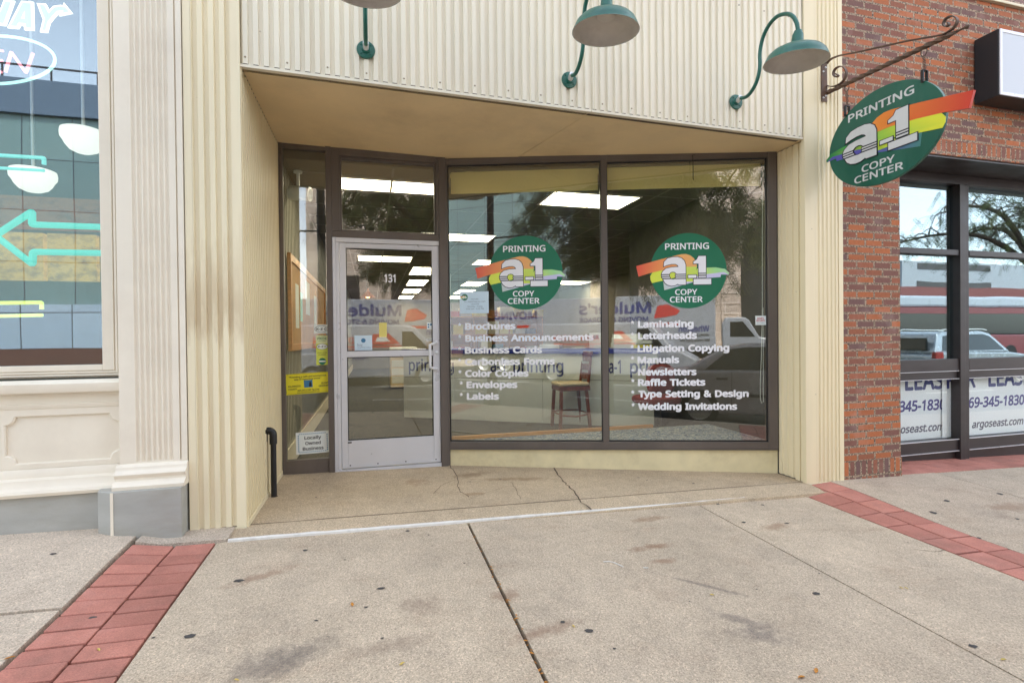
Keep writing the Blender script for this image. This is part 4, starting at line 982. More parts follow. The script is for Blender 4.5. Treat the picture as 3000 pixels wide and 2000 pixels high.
# light box sign
lb = thing('light_box_sign', 'black box sign with blank white face on the brick wall', 'sign', (6.5, 3.68, 3.9))
FLb = facade(3.68)
xb, yb = 5.75, 3.47
c = MB(); c.box(xb, 9, yb, 3.675, 3.54, 4.17); c.build('box', M_plastic, lb, bevel=.006)
c = MB(); FL2 = facade(yb); c.frame(FL2, xb+.004, 8.996, 3.545, 4.165, (.03, .03, .03, .03), .0005, .012); c.build('face_frame', M_alum, lb, bevel=.003)
c = MB(); c.fbox(FL2, xb+.034, 8.966, 3.575, 4.135, .0005, .006); c.build('sign_face', flat('sign_face', (188, 193, 200), .35), lb)

# ------------------------------------------------------------------ sandwich shop on the left
lbd = thing('sandwich_shop_building', 'ivory painted shopfront with fluted pilaster and panelled base', 'building', (-3, 3.7, 0))
FA = facade(3.66); XW = -1.507
def gzl(x): return gz(x, 3.7)
c = MB()   # fluted pilaster
fl0, fl1, nf = -1.418, -1.208, 7
pts = [(-1.50, -.06), (-1.50, 0)]
per = (fl1-fl0)/nf
for k in range(nf):
    a = fl0+k*per; pts.append((a+.003, 0))
    for j in range(1, 8): an = math.pi*j/8; pts.append((a+per/2-(per/2-.004)*math.cos(an), -.011*math.sin(an)))
    pts.append((a+per-.003, 0))
pts += [(-1.175, 0), (-1.175, -.012), (-1.165, -.012), (-1.165, .004), (-1.134, .004), (-1.134, -.06)]
vs = []
for u, ww in pts: vs += [FA.p(u, .555, ww), FA.p(u, 6, ww)]
c.add(vs, [(2*i, 2*i+2, 2*i+3, 2*i+1) for i in range(len(pts)-1)])
c.fbox(FA, -1.50, -1.134, .40, .556, -.06, 0); 
c.build('pilaster', M_offwhite, lbd)
def mould(mb, fr, u0, u1, prof, ends=True):
    """prof: (v,w) polyline, outward profile run along u"""
    P = [(v, ww) for v, ww in prof]; n = len(P); vs = []
    for v, ww in P: vs += [fr.p(u0, v, ww), fr.p(u1, v, ww)]
    mb.add(vs, [(2*i, 2*i+1, 2*i+3, 2*i+2) for i in range(n-1)], 0, True)
    if ends:
        for u in (u0, u1):
            o = mb.add([fr.p(u, v, ww) for v, ww in P]+[fr.p(u, P[-1][0], -.05), fr.p(u, P[0][0], -.05)], [])
            mb.f.append(tuple(range(o, o+n+2))); mb.m.append(0); mb.sm.append(False)
c = MB(); mould(c, FA, -1.512, -1.13, [(.405, .01), (.405, .082), (.425, .084), (.438, .072), (.446, .05), (.452, .044), (.466, .044), (.474, .05), (.490, .056), (.500, .05), (.508, .034), (.514, .030), (.530, .028), (.540, .018), (.545, 0)]); c.build('pilaster_base', M_offwhite, lbd)
c = MB(); Fp = facade(3.56)
vprism(c, [(-1.506, 3.56), (-1.14, 3.56), (-1.14, 3.72), (-1.62, 3.72), (-1.60, 3.615)], lambda x: .02, lambda x: .404); c.build('pedestal', M_plinth, lbd, bevel=.006)
c = MB(); c.fbox(Fp, -1.512, -1.497, .05, .4, .0005, .004); c.build('pedestal_joint', M_offwhite, lbd)
# wall under the window
FW3 = facade(3.74)
c = MB(); c.fbox(FW3, -9, -1.49, .54, 1.0, -.08, -.012)
c.build('panel_field', M_offwhite, lbd)
def panel(u0, u1, v0, v1):
    c = MB()   # raised surround with notched corners
    r_ = .05; arc = lambda cx, cy, a0, a1: [(cx+r_*math.cos(R(a)), cy+r_*math.sin(R(a))) for a in (a0+(a1-a0)*k/6 for k in range(7))]
    inner = arc(u0, v0, 90, 0)+arc(u1, v0, 180, 90)+arc(u1, v1, 270, 180)+arc(u0, v1, 360, 270)
    n = len(inner); rim = []
    q4 = [(u0-.0205, v0-.0205), (u1+.0205, v0-.0205), (u1+.0205, v1+.0205), (u0-.0205, v1+.0205)]
    cx, cy = (u0+u1)/2, (v0+v1)/2
    grow = lambda x, y, e: (x+math.copysign(e, x-cx), y+math.copysign(e, y-cy))
    rim = [[FW3.p(x, y, -.012) for x, y in inner], [FW3.p(x, y, .000) for x, y in inner], [FW3.p(*grow(x, y, .006), .006) for x, y in inner], [FW3.p(*q4[k//7], .006) for k in range(n)]]
    vs = [q for rr in rim for q in rr]; c.add(vs, [(i*n+k, i*n+(k+1) % n, (i+1)*n+(k+1) % n, (i+1)*n+k) for i in range(3) for k in range(n)]); return c
ps = MB()
for u0, u1 in ((-2.115, -1.535), (-2.86, -2.25), (-3.6, -3.0)):
    q = panel(u0, u1, .575, .852); o = len(ps.v); ps.v += q.v; ps.f += [tuple(o+i for i in f) for f in q.f]; ps.m += q.m; ps.sm += q.sm
# flat face around the panels
for a, b in ((-1.515, -1.49), (-2.23, -2.135), (-2.98, -2.88), (-9, -3.62)): ps.fbox(FW3, a, b, .54, .91, -.012, .006)
for a, b in ((-2.135, -1.515), (-2.88, -2.23), (-3.62, -2.98)): ps.fbox(FW3, a, b, .872, .91, -.012, .0055); ps.fbox(FW3, a, b, .54, .555, -.012, .0055)
ps.build('stall_panel', M_offwhite, lbd)
c = MB(); mould(c, FW3, -9, XW+.01, [(.375, .02), (.382, .062), (.402, .070), (.418, .064), (.428, .046), (.436, .040), (.474, .034), (.482, .022), (.486, .014), (.528, .012), (.536, .006), (.540, 0)]); c.build('base_moulding', M_offwhite, lbd)
c = MB(); c.fbox(FW3, -9, -1.60, .0, .376, -.05, .036); c.build('plinth', M_plinth, lbd)
c = MB(); mould(c, FW3, -9, XW+.012, [(.895, 0), (.90, .010), (.908, .012), (.918, .016), (.926, .016), (.93, .006), (.985, .004), (.992, .012), (.996, .058), (1.002, .062), (1.05, .062), (1.058, .052), (1.066, .03), (1.072, .02)]); c.build('window_sill', M_offwhite, lbd)
# window frame with stepped mouldings, and pane
c = MB(); GY = 3.80; gu = -1.624; gb = 1.157
def corner(u_in, u_out, v_in, v_out, w0, w1):
    c.fbox(FW3, u_in, u_out, v_out, 6, w0, w1); c.fbox(FW3, -9, u_in, v_out, v_in, w0, w1-.0005)
corner(gu, -1.560, gb, 1.122, -.06, -.014); corner(-1.560, -1.552, 1.122, 1.116, -.05, -.022); corner(-1.552, -1.540, 1.116, 1.106, -.05, -.010); corner(-1.540, -1.533, 1.106, 1.100, -.05, -.020); corner(-1.533, -1.521, 1.100, 1.090, -.05, -.006); corner(-1.521, -1.509, 1.090, 1.080, -.05, -.030)
c.build('window_frame', M_offwhite, lbd, bevel=.003)
c = MB(); c.fbox(facade(GY), -9, gu+.01, gb-.01, 6, -.005, .001); c.build('window_pane', M_glassL, lbd)
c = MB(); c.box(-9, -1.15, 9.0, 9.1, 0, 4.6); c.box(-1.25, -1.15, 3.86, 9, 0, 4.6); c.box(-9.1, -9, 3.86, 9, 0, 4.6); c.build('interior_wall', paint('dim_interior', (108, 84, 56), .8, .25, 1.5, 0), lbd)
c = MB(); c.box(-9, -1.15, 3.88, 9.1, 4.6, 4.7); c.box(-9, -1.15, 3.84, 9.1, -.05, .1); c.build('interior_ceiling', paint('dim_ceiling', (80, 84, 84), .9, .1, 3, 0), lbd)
c = MB(); c.box(-9, -1.14, 3.95, 14, 4.72, 11); c.build('unseen_shade_mass', M_offwhite, lbd)  # unseen mass over the sandwich shop, added to hold back the sun
# bowl pendants
def bowl(P, r, lab):
    t = thing('pendant_lamp', lab, 'lamp', tuple(P), 'bowl lamps in the sandwich shop')
    c = MB(); c.lathe([(.001, -r*.62), (r*.35, -r*.58), (r*.62, -r*.44), (r*.8, -r*.2), (r*.86, -r*.05), (r*.98, .02), (r, .05), (r*.97, .08), (r*.9, .085)], P, n=40); c.build('glass_bowl', M_bowl, t)
    c = MB(); c.tube([P+Vector((0, 0, .08)), P+Vector((0, 0, 4.6-P.z))], .012, 8); c.build('stem', M_chrome, t)
M_bowl = emit('lit_opal_glass', (255, 248, 232), .26)
bowl(onY(98, 530, 5.0), .15, 'lit white bowl pendant behind the left window, lower of the two')
bowl(onY(245, 416, 4.6), .142, 'lit white bowl pendant cut by the ivory window frame')
# menu boards, lit
def menu_mat(name, a, b, k):
    t = NT(name); c = t.ramp(t.noise(2.6, 6, t.mapped((1, 1, 1.6)), .62), [(.3, lin(a)), (.5, lin(b)), (.7, lin(a))]); t.color(c).rough(.4); t.l(c, t.b.inputs['Emission Color']); t.b.inputs['Emission Strength'].default_value = k; t.m.cycles.emission_sampling = 'NONE'; return t.m
M_menu = menu_mat('lit_menu', (96, 60, 20), (190, 150, 56), .24); M_menu2 = menu_mat('lit_menu_red', (120, 50, 20), (200, 110, 50), .24)
mbd = thing('menu_board', 'glowing amber menu boards deep inside the sandwich shop', 'menu board', (-4.2, 8.6, 2.2))
for k in range(9):
    c = MB(); x = -7.4+.62*k; c.box(x, x+.57, 8.5, 8.6, 2.15, 2.8); c.build('menu_panel', M_menu if k % 4 != 3 else M_menu2, mbd)
c = MB(); c.box(-7.5, -1.8, 8.3, 8.62, 2.86, 3.25); c.build('canopy', menu_mat('lit_canopy', (96, 54, 20), (140, 82, 34), .16), mbd)
c = MB(); c.box(-7.5, -1.6, 6.6, 7.2, .1, 1.0); c.build('x', M_iwall); bpy.data.objects['x'].name = 'serving_counter'; tag(bpy.data.objects['serving_counter'], 'pale serving counter inside the sandwich shop', 'counter')
# neon signs behind the glass
NY = 3.87; FN = facade(NY)
def npts(L): return [onY(x, y, NY) for x, y in L]
M_teal = emit('teal_tube', (78, 206, 182), .2); M_tealw = emit('pale_teal_tube', (190, 250, 236), .35); M_pinkn = emit('pink_tube', (240, 150, 160), .28); M_yeln = emit('yellow_tube', (222, 240, 90), .28); M_tealp = emit('aqua_tube', (120, 216, 204), .22)
def filleted(L, r=3.):
    out = []
    for i, p in enumerate(L):
        if i in (0, len(L)-1): out.append(p); continue
        a, b, c_ = Vector(L[i-1]), Vector(p), Vector(L[i+1]); d1 = (a-b).normalized(); d2 = (c_-b).normalized()
        for t in (0, .25, .5, .75, 1): out.append(tuple((b+d1*r)*(1-t)**2+b*2*t*(1-t)+(b+d2*r)*t*t))
    return out
def neon(name, lab, cat, tubes):
    P0 = npts(tubes[0][0][:1])[0]; t = thing(name, lab, cat, tuple(P0), None)
    for L, r_, mt, cl in tubes:
        c = MB(); c.tube(npts(L), r_, 10, closed=cl); c.build('neon_tube', mt, t)
neon('arrow_sign', 'large teal outlined arrow sign pointing left behind the glass', 'neon sign', [(filleted([(330, 666), (94, 658), (94, 620), (-14, 690), (95, 774), (97, 738), (330, 742)], 5), .0195, M_teal, False)])
neon('bracket_sign', 'aqua bracket shaped neon sign between the two bowl lamps', 'neon sign', [(filleted([(-60, 452), (129, 463), (129, 482)], 4), .0115, M_tealp, False), ([(-60, 489), (130, 500)], .0095, M_tealp, False)])
neon('bracket_sign', 'yellow bracket shaped neon sign low in the left window', 'neon sign', [(filleted([(-60, 888), (122, 886), (122, 906)], 4), .0115, M_yeln, False), ([(-60, 927), (125, 923)], .0105, M_yeln, False)])
neon('open_sign', 'open sign with pink letters in a pale teal oval', 'neon sign', [([(-14+175*math.cos(a), 176+70*math.sin(a)+.0) for a in [2*math.pi*k/60 for k in range(60)]], .0085, M_tealw, True),
    (filleted([(16, 212), (33, 153), (76, 214), (97, 156)], 3), .0088, M_pinkn, False), (filleted([(10, 150), (-24, 146), (-40, 208), (6, 212)], 3), .0075, M_pinkn, False), ([(-32, 176), (8, 178)], .0075, M_pinkn, False), (filleted([(-110, 200), (-95, 140), (-66, 142), (-74, 172), (-100, 172)], 3), .0075, M_pinkn, False)])
# lettered arrow sign
M_lgl = emit('letter_glow', (255, 240, 200), .26); M_lface = emit('letter_grey', (196, 198, 180), .12)
wy = thing('lettered_sign', 'white outlined sandwich shop lettering ending in an arrow', 'sign', tuple(onY(100, 80, NY)))
def wpoly(L): return [FN.at(x/1.96, y/1.96) for x, y in L]
WL = [wpoly([(-60, 0), (-20, 0), (0, 80), (30, 10), (78, 14), (30, 145), (-15, 140)]),
      wpoly([(55, 158), (130, 15), (188, 20), (192, 172), (148, 170), (146, 145), (115, 142), (105, 162)]),
      wpoly([(240, 182), (256, 118), (222, 28), (262, 30), (285, 72), (312, 44), (350, 38), (368, 40), (372, 30), (410, 76), (352, 88), (360, 72), (335, 74), (312, 98), (284, 132), (270, 184)])]
HOLE = wpoly([(128, 112), (146, 112), (147, 72)])
for L in WL:
    c = MB(); c.prism(FN, offset(L, .006), -.004, .006); c.build('letter_edge', M_lgl, wy)
    c = MB(); c.prism(FN, offset(L, -.006), -.003, .009); c.build('letter_face', M_lface, wy)
c = MB(); c.prism(FN, HOLE, .0091, .011); c.build('letter_edge', M_lgl, wy)
# ------------------------------------------------------------------ inside the copy shop
def troffer(x0, x1, y0, y1, lab, z=2.955):
    t = thing('ceiling_light', lab, 'ceiling light', ((x0+x1)/2, (y0+y1)/2, z), 'fluorescent ceiling lights in the copy shop')
    f = Fr((0, 0, z), (1, 0, 0), (0, 0, -1), (0, -1, 0))
    c = MB(); c.frame(f, x0, x1, -y1, -y0, (.025, .025, .025, .025), -.01, .014); c.build('frame', M_white, t)
    c = MB(); c.fbox(f, x0+.026, x1-.026, -y1+.026, -y0-.026, -.005, .006); c.build('lens', M_tube, t)
    return t
for a in [(2.0, 3.12, 5.46, 6.08, 'long ceiling light nearest the display window, crossing behind the mullion'), (.76, 1.97, 8.06, 8.66, 'ceiling light behind the left pane above the round decal'), (-.40, .80, 5.48, 5.94, 'ceiling light glowing behind the transom pane over the door'),
          (-.27, .83, 10.53, 11.30, 'wide ceiling light at the top of the door glass'), (.92, 1.50, 12.0, 13.5, 'ceiling light second row down in the door glass'), (1.02, 1.60, 14.65, 16.25, 'ceiling light third row down in the door glass'), (1.04, 1.65, 17.4, 19.0, 'ceiling light fourth row down in the door glass'), (1.04, 1.62, 20.1, 21.6, 'ceiling light at the far end of the door glass'),
          (2.17, 3.4, 10.66, 11.4, 'ceiling light touching the left edge of the left round decal'), (2.7, 3.33, 14.8, 16.1, 'ceiling light just above the opening hours notice'), (2.9, 3.5, 17.3, 18.9, 'ceiling light peeking over the opening hours notice'), (3.0, 3.6, 19.9, 21.5, 'far ceiling light left of the opening hours notice'), (5.3, 6.4, 14.2, 15.1, 'far ceiling light right of the left round decal')]:
    troffer(*a)
CU_ = Vector((3.69-1.157, 6.122-7.801, 0)).normalized(); FC = Fr((1.157, 7.801, 0), CU_, (CU_.y, -CU_.x, 0))
ct = thing('service_counter', 'long pale grey service counter with blue top and navy lettering', 'counter', (1.157, 7.801, .06))
ul, ur = FC.at(1183, 1150)[0], FC.at(1927, 1150)[0]
c = MB(); um = FC.at(1590, 1200)[0]
c.fbox(FC, ul, um-.003, .06, .688, -.55, 0); c.fbox(FC, um+.003, ur, .06, .688, -.55, 0); c.fbox(FC, ul, ur, .694, 1.06, -.55, 0); c.build('front_panel', M_counter, ct)
c = MB(); c.fbox(FC, ul+.01, ur-.01, .1, 1.06, -.53, -.01); c.build('panel_joint', M_black, ct)
c = MB(); c.fbox(FC, ul-.03, ur+.03, 1.061, 1.13, -.62, .03); c.build('counter_top', M_blue, ct, bevel=.006)
for x0, x1, body in ((1437, 1651, 'a-1 printing'), (1782, 2010, 'a-1 printing'), (1100, 1330, 'a-1 printing')):
    pass
for x0, x1, body in ((1437, 1480, 'a-1'), (1504, 1651, 'printing'), (1784, 1819, 'a-1'), (1846, 1927, 'prin'), (1198, 1330, 'printing')):
    u, v = FC.at(x0, 1093); u1 = FC.at(x1, 1093)[0]; c = MB(); c.text(FC, body, u, .79, .185, .0005, .001, 'L', .02, width=u1-u); c.build('lettering', M_navy, ct)
# bar stool
st = thing('bar_stool', 'dark wooden bar stool with a beige seat in front of the counter', 'stool', (2.62, 6.55, .06))
sx, sy = 2.62, 6.55
FSt = Fr((sx, sy, 0), (1, 0, 0), (0, -1, 0))
for lx, ly in ((-.2, -.14), (-.12+.3, -.14), (-.2, .16), (.18, .16)):
    c = MB(); tp = (sx+lx*.95, sy+ly*.95); bt = (sx+lx*1.08+(.02 if lx > 0 else 0), sy+ly*1.08); h = .02
    c.hexa([(bt[0]-h, bt[1]-h, .06), (bt[0]+h, bt[1]-h, .06), (bt[0]+h, bt[1]+h, .06), (bt[0]-h, bt[1]+h, .06), (tp[0]-h, tp[1]-h, .57), (tp[0]+h, tp[1]-h, .57), (tp[0]+h, tp[1]+h, .57), (tp[0]-h, tp[1]+h, .57)]); c.build('leg', M_stool, st, bevel=.004)
c = MB(); c.box(sx-.215, sx+.215, sy-.165, sy+.185, .575, .635); c.build('seat_frame', M_stool, st, bevel=.006)
c = MB(); c.box(sx-.225, sx+.20, sy-.17, sy+.19, .637, .685); c.build('seat_cushion', M_cushion, st, bevel=.02)
c = MB(); c.tube([(sx-.2, sy-.15, .25), (sx, sy-.19, .235), (sx+.2, sy-.15, .25)], .012, 8); c.tube([(sx-.2, sy+.17, .27), (sx, sy+.2, .27), (sx+.2, sy+.17, .27)], .012, 8); c.tube([(sx-.2, sy-.15, .26), (sx-.2, sy+.17, .26)], .011, 8); c.tube([(sx+.2, sy-.15, .26), (sx+.2, sy+.17, .26)], .011, 8); c.build('foot_rail', M_stool, st)
c = MB()
for yy in (-.13, .15): c.hexa([(sx+.18, sy+yy-.016, .637), (sx+.215, sy+yy-.016, .637), (sx+.215, sy+yy+.016, .637), (sx+.18, sy+yy+.016, .637), (sx+.23, sy+yy-.016, 1.06), (sx+.262, sy+yy-.016, 1.06), (sx+.262, sy+yy+.016, 1.06), (sx+.23, sy+yy+.016, 1.06)])
for z in (.72, .84, .96): c.box(sx+.193+(z-.64)*.12, sx+.213+(z-.64)*.12, sy-.12, sy+.14, z, z+.085)
c.box(sx+.225, sx+.262, sy-.16, sy+.18, 1.04, 1.10); c.build('backrest', M_stool, st, bevel=.005)
# office chair
oc = thing('office_chair', 'maroon office chair on a black pedestal in front of the counter', 'office chair', (3.5, 5.75, .06)); ox, oy = 3.47, 5.75
c = MB(); n = 20
def blob(c, cx, cy, cz, rx, ry, rz, e=.55):
    vs = []; fs = []; N, Mm = 12, 24
    for i in range(N+1):
        th = math.pi*i/N
        for j in range(Mm):
            ph = 2*math.pi*j/Mm; f = lambda q: math.copysign(abs(q)**e, q)
            vs.append((cx+rx*f(math.sin(th))*f(math.cos(ph)), cy+ry*f(math.sin(th))*f(math.sin(ph)), cz+rz*f(math.cos(th))))
    for i in range(N):
        for j in range(Mm): fs.append((i*Mm+j, (i+1)*Mm+j, (i+1)*Mm+(j+1) % Mm, i*Mm+(j+1) % Mm))
    c.add(vs, fs, 0, True)
blob(c, ox-.02, oy, .50, .27, .25, .06); c.build('seat', M_redch, oc)
c = MB(); blob(c, ox+.15, oy+.17, .74, .2, .07, .19); c.build('backrest', M_redch, oc)
c = MB(); c.tube([(ox, oy, .12), (ox, oy, .45)], .045, 14); c.box(ox-.1, ox+.1, oy-.1, oy+.1, .43, .455); c.build('gas_column', M_plastic, oc)
c = MB(); c.tube([(ox+.12, oy+.1, .45), (ox+.15, oy+.25, .5), (ox+.15, oy+.25, .72)], .02, 8); c.build('back_strut', M_plastic, oc)
for k in range(5):
    a = R(72*k+20); c = MB(); e = (ox+.27*math.cos(a), oy+.27*math.sin(a)); c.tube([(ox, oy, .15), (e[0], e[1], .115)], .018, 8); c.lathe([(.001, -.02), (.026, -.02), (.026, .02), (.001, .02)], (e[0], e[1], .088), (math.sin(a), -math.cos(a), 0), 12); c.build('leg', M_plastic, oc)
# pine notice board with papers on the left wall
nb = thing('notice_board', 'pine framed notice board on the left inside wall behind the sidelight', 'notice board', (-.78, 6, 1.6))
FI = Fr((-.77, 5.2, 0), (0, 1, 0), (1, 0, 0))
c = MB(); c.fbox(FI, .13, 3.75, 1.26, 2.06, 0, .018); c.build('board', M_cork, nb)
c = MB(); c.frame(FI, .06, 3.82, 1.19, 2.13, (.07, .07, .07, .07), 0, .035); c.build('frame', M_wood, nb, bevel=.004)
for u0, u1, v0, v1, mt in ((.45, .70, 1.42, 1.88, M_paper), (.8, 1.0, 1.5, 1.82, flat('mint_paper', (150, 206, 184), .7)), (1.3, 1.7, 1.6, 2.0, M_paper), (2.2, 2.5, 1.45, 1.9, M_paper)):
    c = MB(); c.fbox(FI, u0, u1, v0, v1, .0185, .0195); c.build('pinned_paper', mt, nb)
# camera / spot on the ceiling corner
cv = thing('security_camera', 'white cylindrical camera on the ceiling above the sidelight', 'camera', (-.68, 5.35, 2.8))
c = MB(); c.lathe([(.001, 0), (.065, 0), (.07, .01), (.07, .2), (.055, .205), (.05, .17), (.001, .17)], (-.76, 5.42, 2.74), (.95, -.25, -.1), 24); c.build('housing', M_counter, cv)
c = MB(); c.tube([(-.68, 5.4, 2.75), (-.68, 5.4, 2.95)], .016, 8); c.lathe([(.001, 0), (.04, 0), (.04, .02), (.001, .02)], (-.68, 5.4, 2.93), n=16); c.build('bracket', M_counter, cv)
# pendant lamps far inside
def pend(x, y, z, lab):
    t = thing('pendant_lamp', lab, 'lamp', (x, y, z), 'pendant lamps in the copy shop')
    c = MB(); c.lathe([(.02, .2), (.03, .14), (.05, .12), (.09, .08), (.17, .0), (.175, -.005), (.165, .0), (.08, .075)], (x, y, z), n=28); c.build('shade', flat('copper_shade', (120, 62, 30), .4, .3), t)
    c = MB(); c.lathe([(.001, .04), (.05, .04), (.045, .0), (.001, -.02)], (x, y, z), n=16); c.build('bulb', emit('warm_bulb', (255, 190, 110), 2.2), t)
    c = MB(); c.tube([(x, y, z+.19), (x, y, 2.95)], .008, 6); c.build('cord', M_black, t)
pend(-.08, 12, 2.235, 'dark copper pendant lamp under the house number in the door glass')
# shelves with paper stock behind the counter, counter clutter
sh = thing('paper_shelves', 'wooden shelves stacked with paper behind the counter', 'shelf', (2.0, 10.6, .06))
c = MB(); c.box(1.3, 3.6, 10.95, 11.0, .06, 1.75)
for z in (.5, .95, 1.35, 1.72): c.box(1.3, 3.6, 10.6, 10.95, z, z+.025)
for x in (1.3, 2.06, 2.83, 3.58): c.box(x, x+.025, 10.6, 10.948, .06, 1.715)
c.build('rack', M_wood, sh)
rnd = random.Random(11)
cols = [(236, 232, 214), (214, 190, 60), (120, 160, 190), (206, 206, 206), (176, 120, 70), (70, 90, 130), (228, 214, 120), (220, 90, 70)]
PM = [flat('stock_%s' % n_, c_, .7) for n_, c_ in zip(('ivory', 'yellow', 'blue', 'grey', 'kraft', 'navy', 'straw', 'coral'), cols)]
k = 0
ream_lab = ['ivory', 'yellow', 'light blue', 'grey', 'brown', 'navy', 'straw coloured', 'coral']
for z, zn in ((.975, 'second'), (1.375, 'third'), (1.745, 'top')):
    x = 1.36
    while x < 3.45:
        wd = rnd.uniform(.16, .3); hh = rnd.uniform(.1, .28); i = rnd.randrange(8)
        c = MB(); c.box(x, x+wd, 10.63, 10.9, z, z+hh)
        for q in range(int(hh/.03)): c.box(x-.002, x+wd+.002, 10.628, 10.9, z+.012+.03*q, z+.016+.03*q)
        o = c.build('paper_stack', PM[i], bevel=.003); k += 1
        tag(o, '%s paper stack on the %s shelf behind the counter' % (ream_lab[i], zn), 'paper stack', 'paper stacks on the shelves'); x += wd+rnd.uniform(.01, .06)
def on_counter(name, lab, cat, x, yb, wd, hh, dp, mats, parts):
    u, v = FC.at(x, yb); t = thing(name, lab, cat, tuple(FC.p(u, 1.131, -.3)))
    for nm, (a0, a1, b0, b1, d0, d1), mt in parts:
        c = MB(); c.fbox(FC, u+a0*wd, u+a1*wd, 1.131+b0*hh, 1.131+b1*hh, -.3+d0*dp, -.3+d1*dp); c.build(nm, mt, t, bevel=.004)
on_counter('cash_register', 'beige cash register on the counter seen through the door', 'register', 1262, 1015, .34, .34, .3, None, [('base', (-.5, .5, 0, .35, -.5, .5), M_cushion), ('keypad', (-.45, .3, .352, .5, -.1, .48), M_counter), ('display', (-.3, .2, .352, 1., -.3, -.15), M_cushion)])
on_counter('brochure_rack', 'clear tiered brochure rack standing on the counter', 'brochure rack', 1830, 1015, .42, .2, .25, None, [('tray', (-.5, .5, 0, .4, .1, .5), M_counter), ('tray', (-.5, .5, .0, .75, -.2, .095), M_paper), ('tray', (-.5, .5, .0, 1., -.5, -.205), M_counter)])
on_counter('document_tray', 'yellow and white document tray on the counter', 'tray', 1880, 1015, .25, .12, .3, None, [('lower_tray', (-.5, .5, 0, .4, -.5, .5), M_yel), ('upper_tray', (-.5, .5, .5, .9, -.5, .5), M_paper)])
on_counter('tent_card', 'white tent card standing on the counter above the bar stool', 'card', 1737, 1018, .2, .22, .1, None, [('front_leaf', (-.5, .5, 0, 1, .1, .15), M_paper), ('emblem', (-.2, .2, .6, .85, .151, .17), M_grey)])
on_counter('stacked_forms', 'stack of pale forms on the counter behind the carbonless line', 'paper stack', 1600, 1018, .3, .06, .24, None, [('stack', (-.5, .5, 0, 1, -.5, .5), M_paper)])
c = MB(); c.box(3.35, 3.75, 21.95, 21.99, 1.5, 2.3); fp = thing('framed_print', 'pale framed print on the far wall behind the hours notice', 'picture', (3.5, 21.97, 1.9)); c.build('frame', M_blue, fp); c = MB(); c.box(3.4, 3.7, 21.93, 21.949, 1.55, 2.25); c.build('print', M_palebl, fp)

def copier(x, y, lab):
    t = thing('copy_machine', lab, 'copier', (x, y, .06), 'copy machines behind the counter')
    c = MB(); c.box(x-.32, x+.32, y-.3, y+.3, .10, .92); c.build('cabinet', M_cushion, t, bevel=.01)
    c = MB()
    for z in (.2, .4, .6): c.box(x-.29, x+.29, y-.308, y-.3005, z, z+.17)
    c.build('paper_drawers', M_counter, t, bevel=.003)
    c = MB(); c.box(x-.33, x+.33, y-.29, y+.3, .925, 1.08); c.build('scanner_lid', M_counter, t, bevel=.012)
    c = MB(); c.box(x-.2, x+.2, y-.40, y-.295, .93, .97); c.build('control_panel', M_plastic, t, bevel=.004)
    c = MB(); c.box(x+.325, x+.60, y-.2, y+.2, .78, .80); c.build('output_tray', M_plastic, t)
copier(.75, 13.2, 'pale copy machine seen through the door glass behind the counter')
copier(4.3, 9.6, 'pale copy machine behind the counter right of the window mullion')
# ------------------------------------------------------------------ across the street (seen mirrored in the glass)
def stone_mat():
    t = NT('limestone'); c = t.coord(); sp = t.n('ShaderNodeSeparateXYZ'); t.l(c, sp.inputs[0]); cb = t.n('ShaderNodeCombineXYZ'); t.l(sp.outputs[0], cb.inputs[0]); t.l(sp.outputs[2], cb.inputs[1])
    br = t.n('ShaderNodeTexBrick', Scale=1., **{'Mortar Size': .012, 'Brick Width': 1.1, 'Row Height': .48}); t.l(cb.outputs[0], br.inputs['Vector'])
    br.inputs['Color1'].default_value = (*lin((196, 180, 166)), 1); br.inputs['Color2'].default_value = (*lin((178, 162, 150)), 1); br.inputs['Mortar'].default_value = (*lin((220, 212, 204)), 1)
    t.color(t.mix(1., br.outputs['Color'], t.ramp(t.noise(3, 6), [(.3, (.85, .85, .85)), (.7, (1.1, 1.1, 1.1))]), 'MULTIPLY')).rough(.85); return t.m
M_stone = stone_mat()
st_ = thing('limestone_building', 'pale limestone block building with a carved arch across the street', 'building', (8, -18, 0))
FSo = Fr((0, -18, 0), (1, 0, 0), (0, 1, 0))
c = MB(); AX, AZ, AR = 7.4, 5.2, 3.1
c.fbox(FSo, -3.2, AX-AR, 0, 16, -8, 0); c.fbox(FSo, AX+AR, 20, 0, 16, -8, 0)
arc = [(AX+AR*math.cos(R(a)), AZ+AR*math.sin(R(a))) for a in range(0, 181, 6)]
c.prism(FSo, arc+[(AX-AR, 16), (AX+AR, 16)], -8, 0); c.build('wall', M_stone, st_)
c = MB()
for r0, r1, w1 in ((AR, AR+.16, .14), (AR+.17, AR+.85, .06), (AR+.86, AR+1.0, .16)):
    a1 = [(AX+r0*math.cos(R(a)), AZ+r0*math.sin(R(a))) for a in range(0, 181, 6)]; a2 = [(AX+r1*math.cos(R(a)), AZ+r1*math.sin(R(a))) for a in range(180, -1, -6)]
    for i in range(30):
        c.prism(FSo, [a1[i], a1[i+1], a2[29-i], a2[30-i]], 0, w1+(.03 if i % 2 and r0 > AR+.1 and r1 < AR+.9 else 0))
c.build('carved_arch', M_stone, st_)
c = MB(); c.fbox(FSo, AX-AR+.0, AX+AR, 0, AZ+AR, -2.2, -2.1); c.build('doorway', M_black, st_)
c = MB()
for s in (-1, 1):
    x = AX+s*(AR+.45); c.fbox(FSo, x-.42, x+.42, 0, AZ-.2, 0, .12); c.fbox(FSo, x-.55, x+.55, AZ-.2, AZ, 0, .2)
    for k in range(9): c.fbox(FSo, x-.3, x+.3, .3+.5*k, .7+.5*k, .121, .16)
c.build('carved_pilaster', M_stone, st_, bevel=.02)
c = MB()
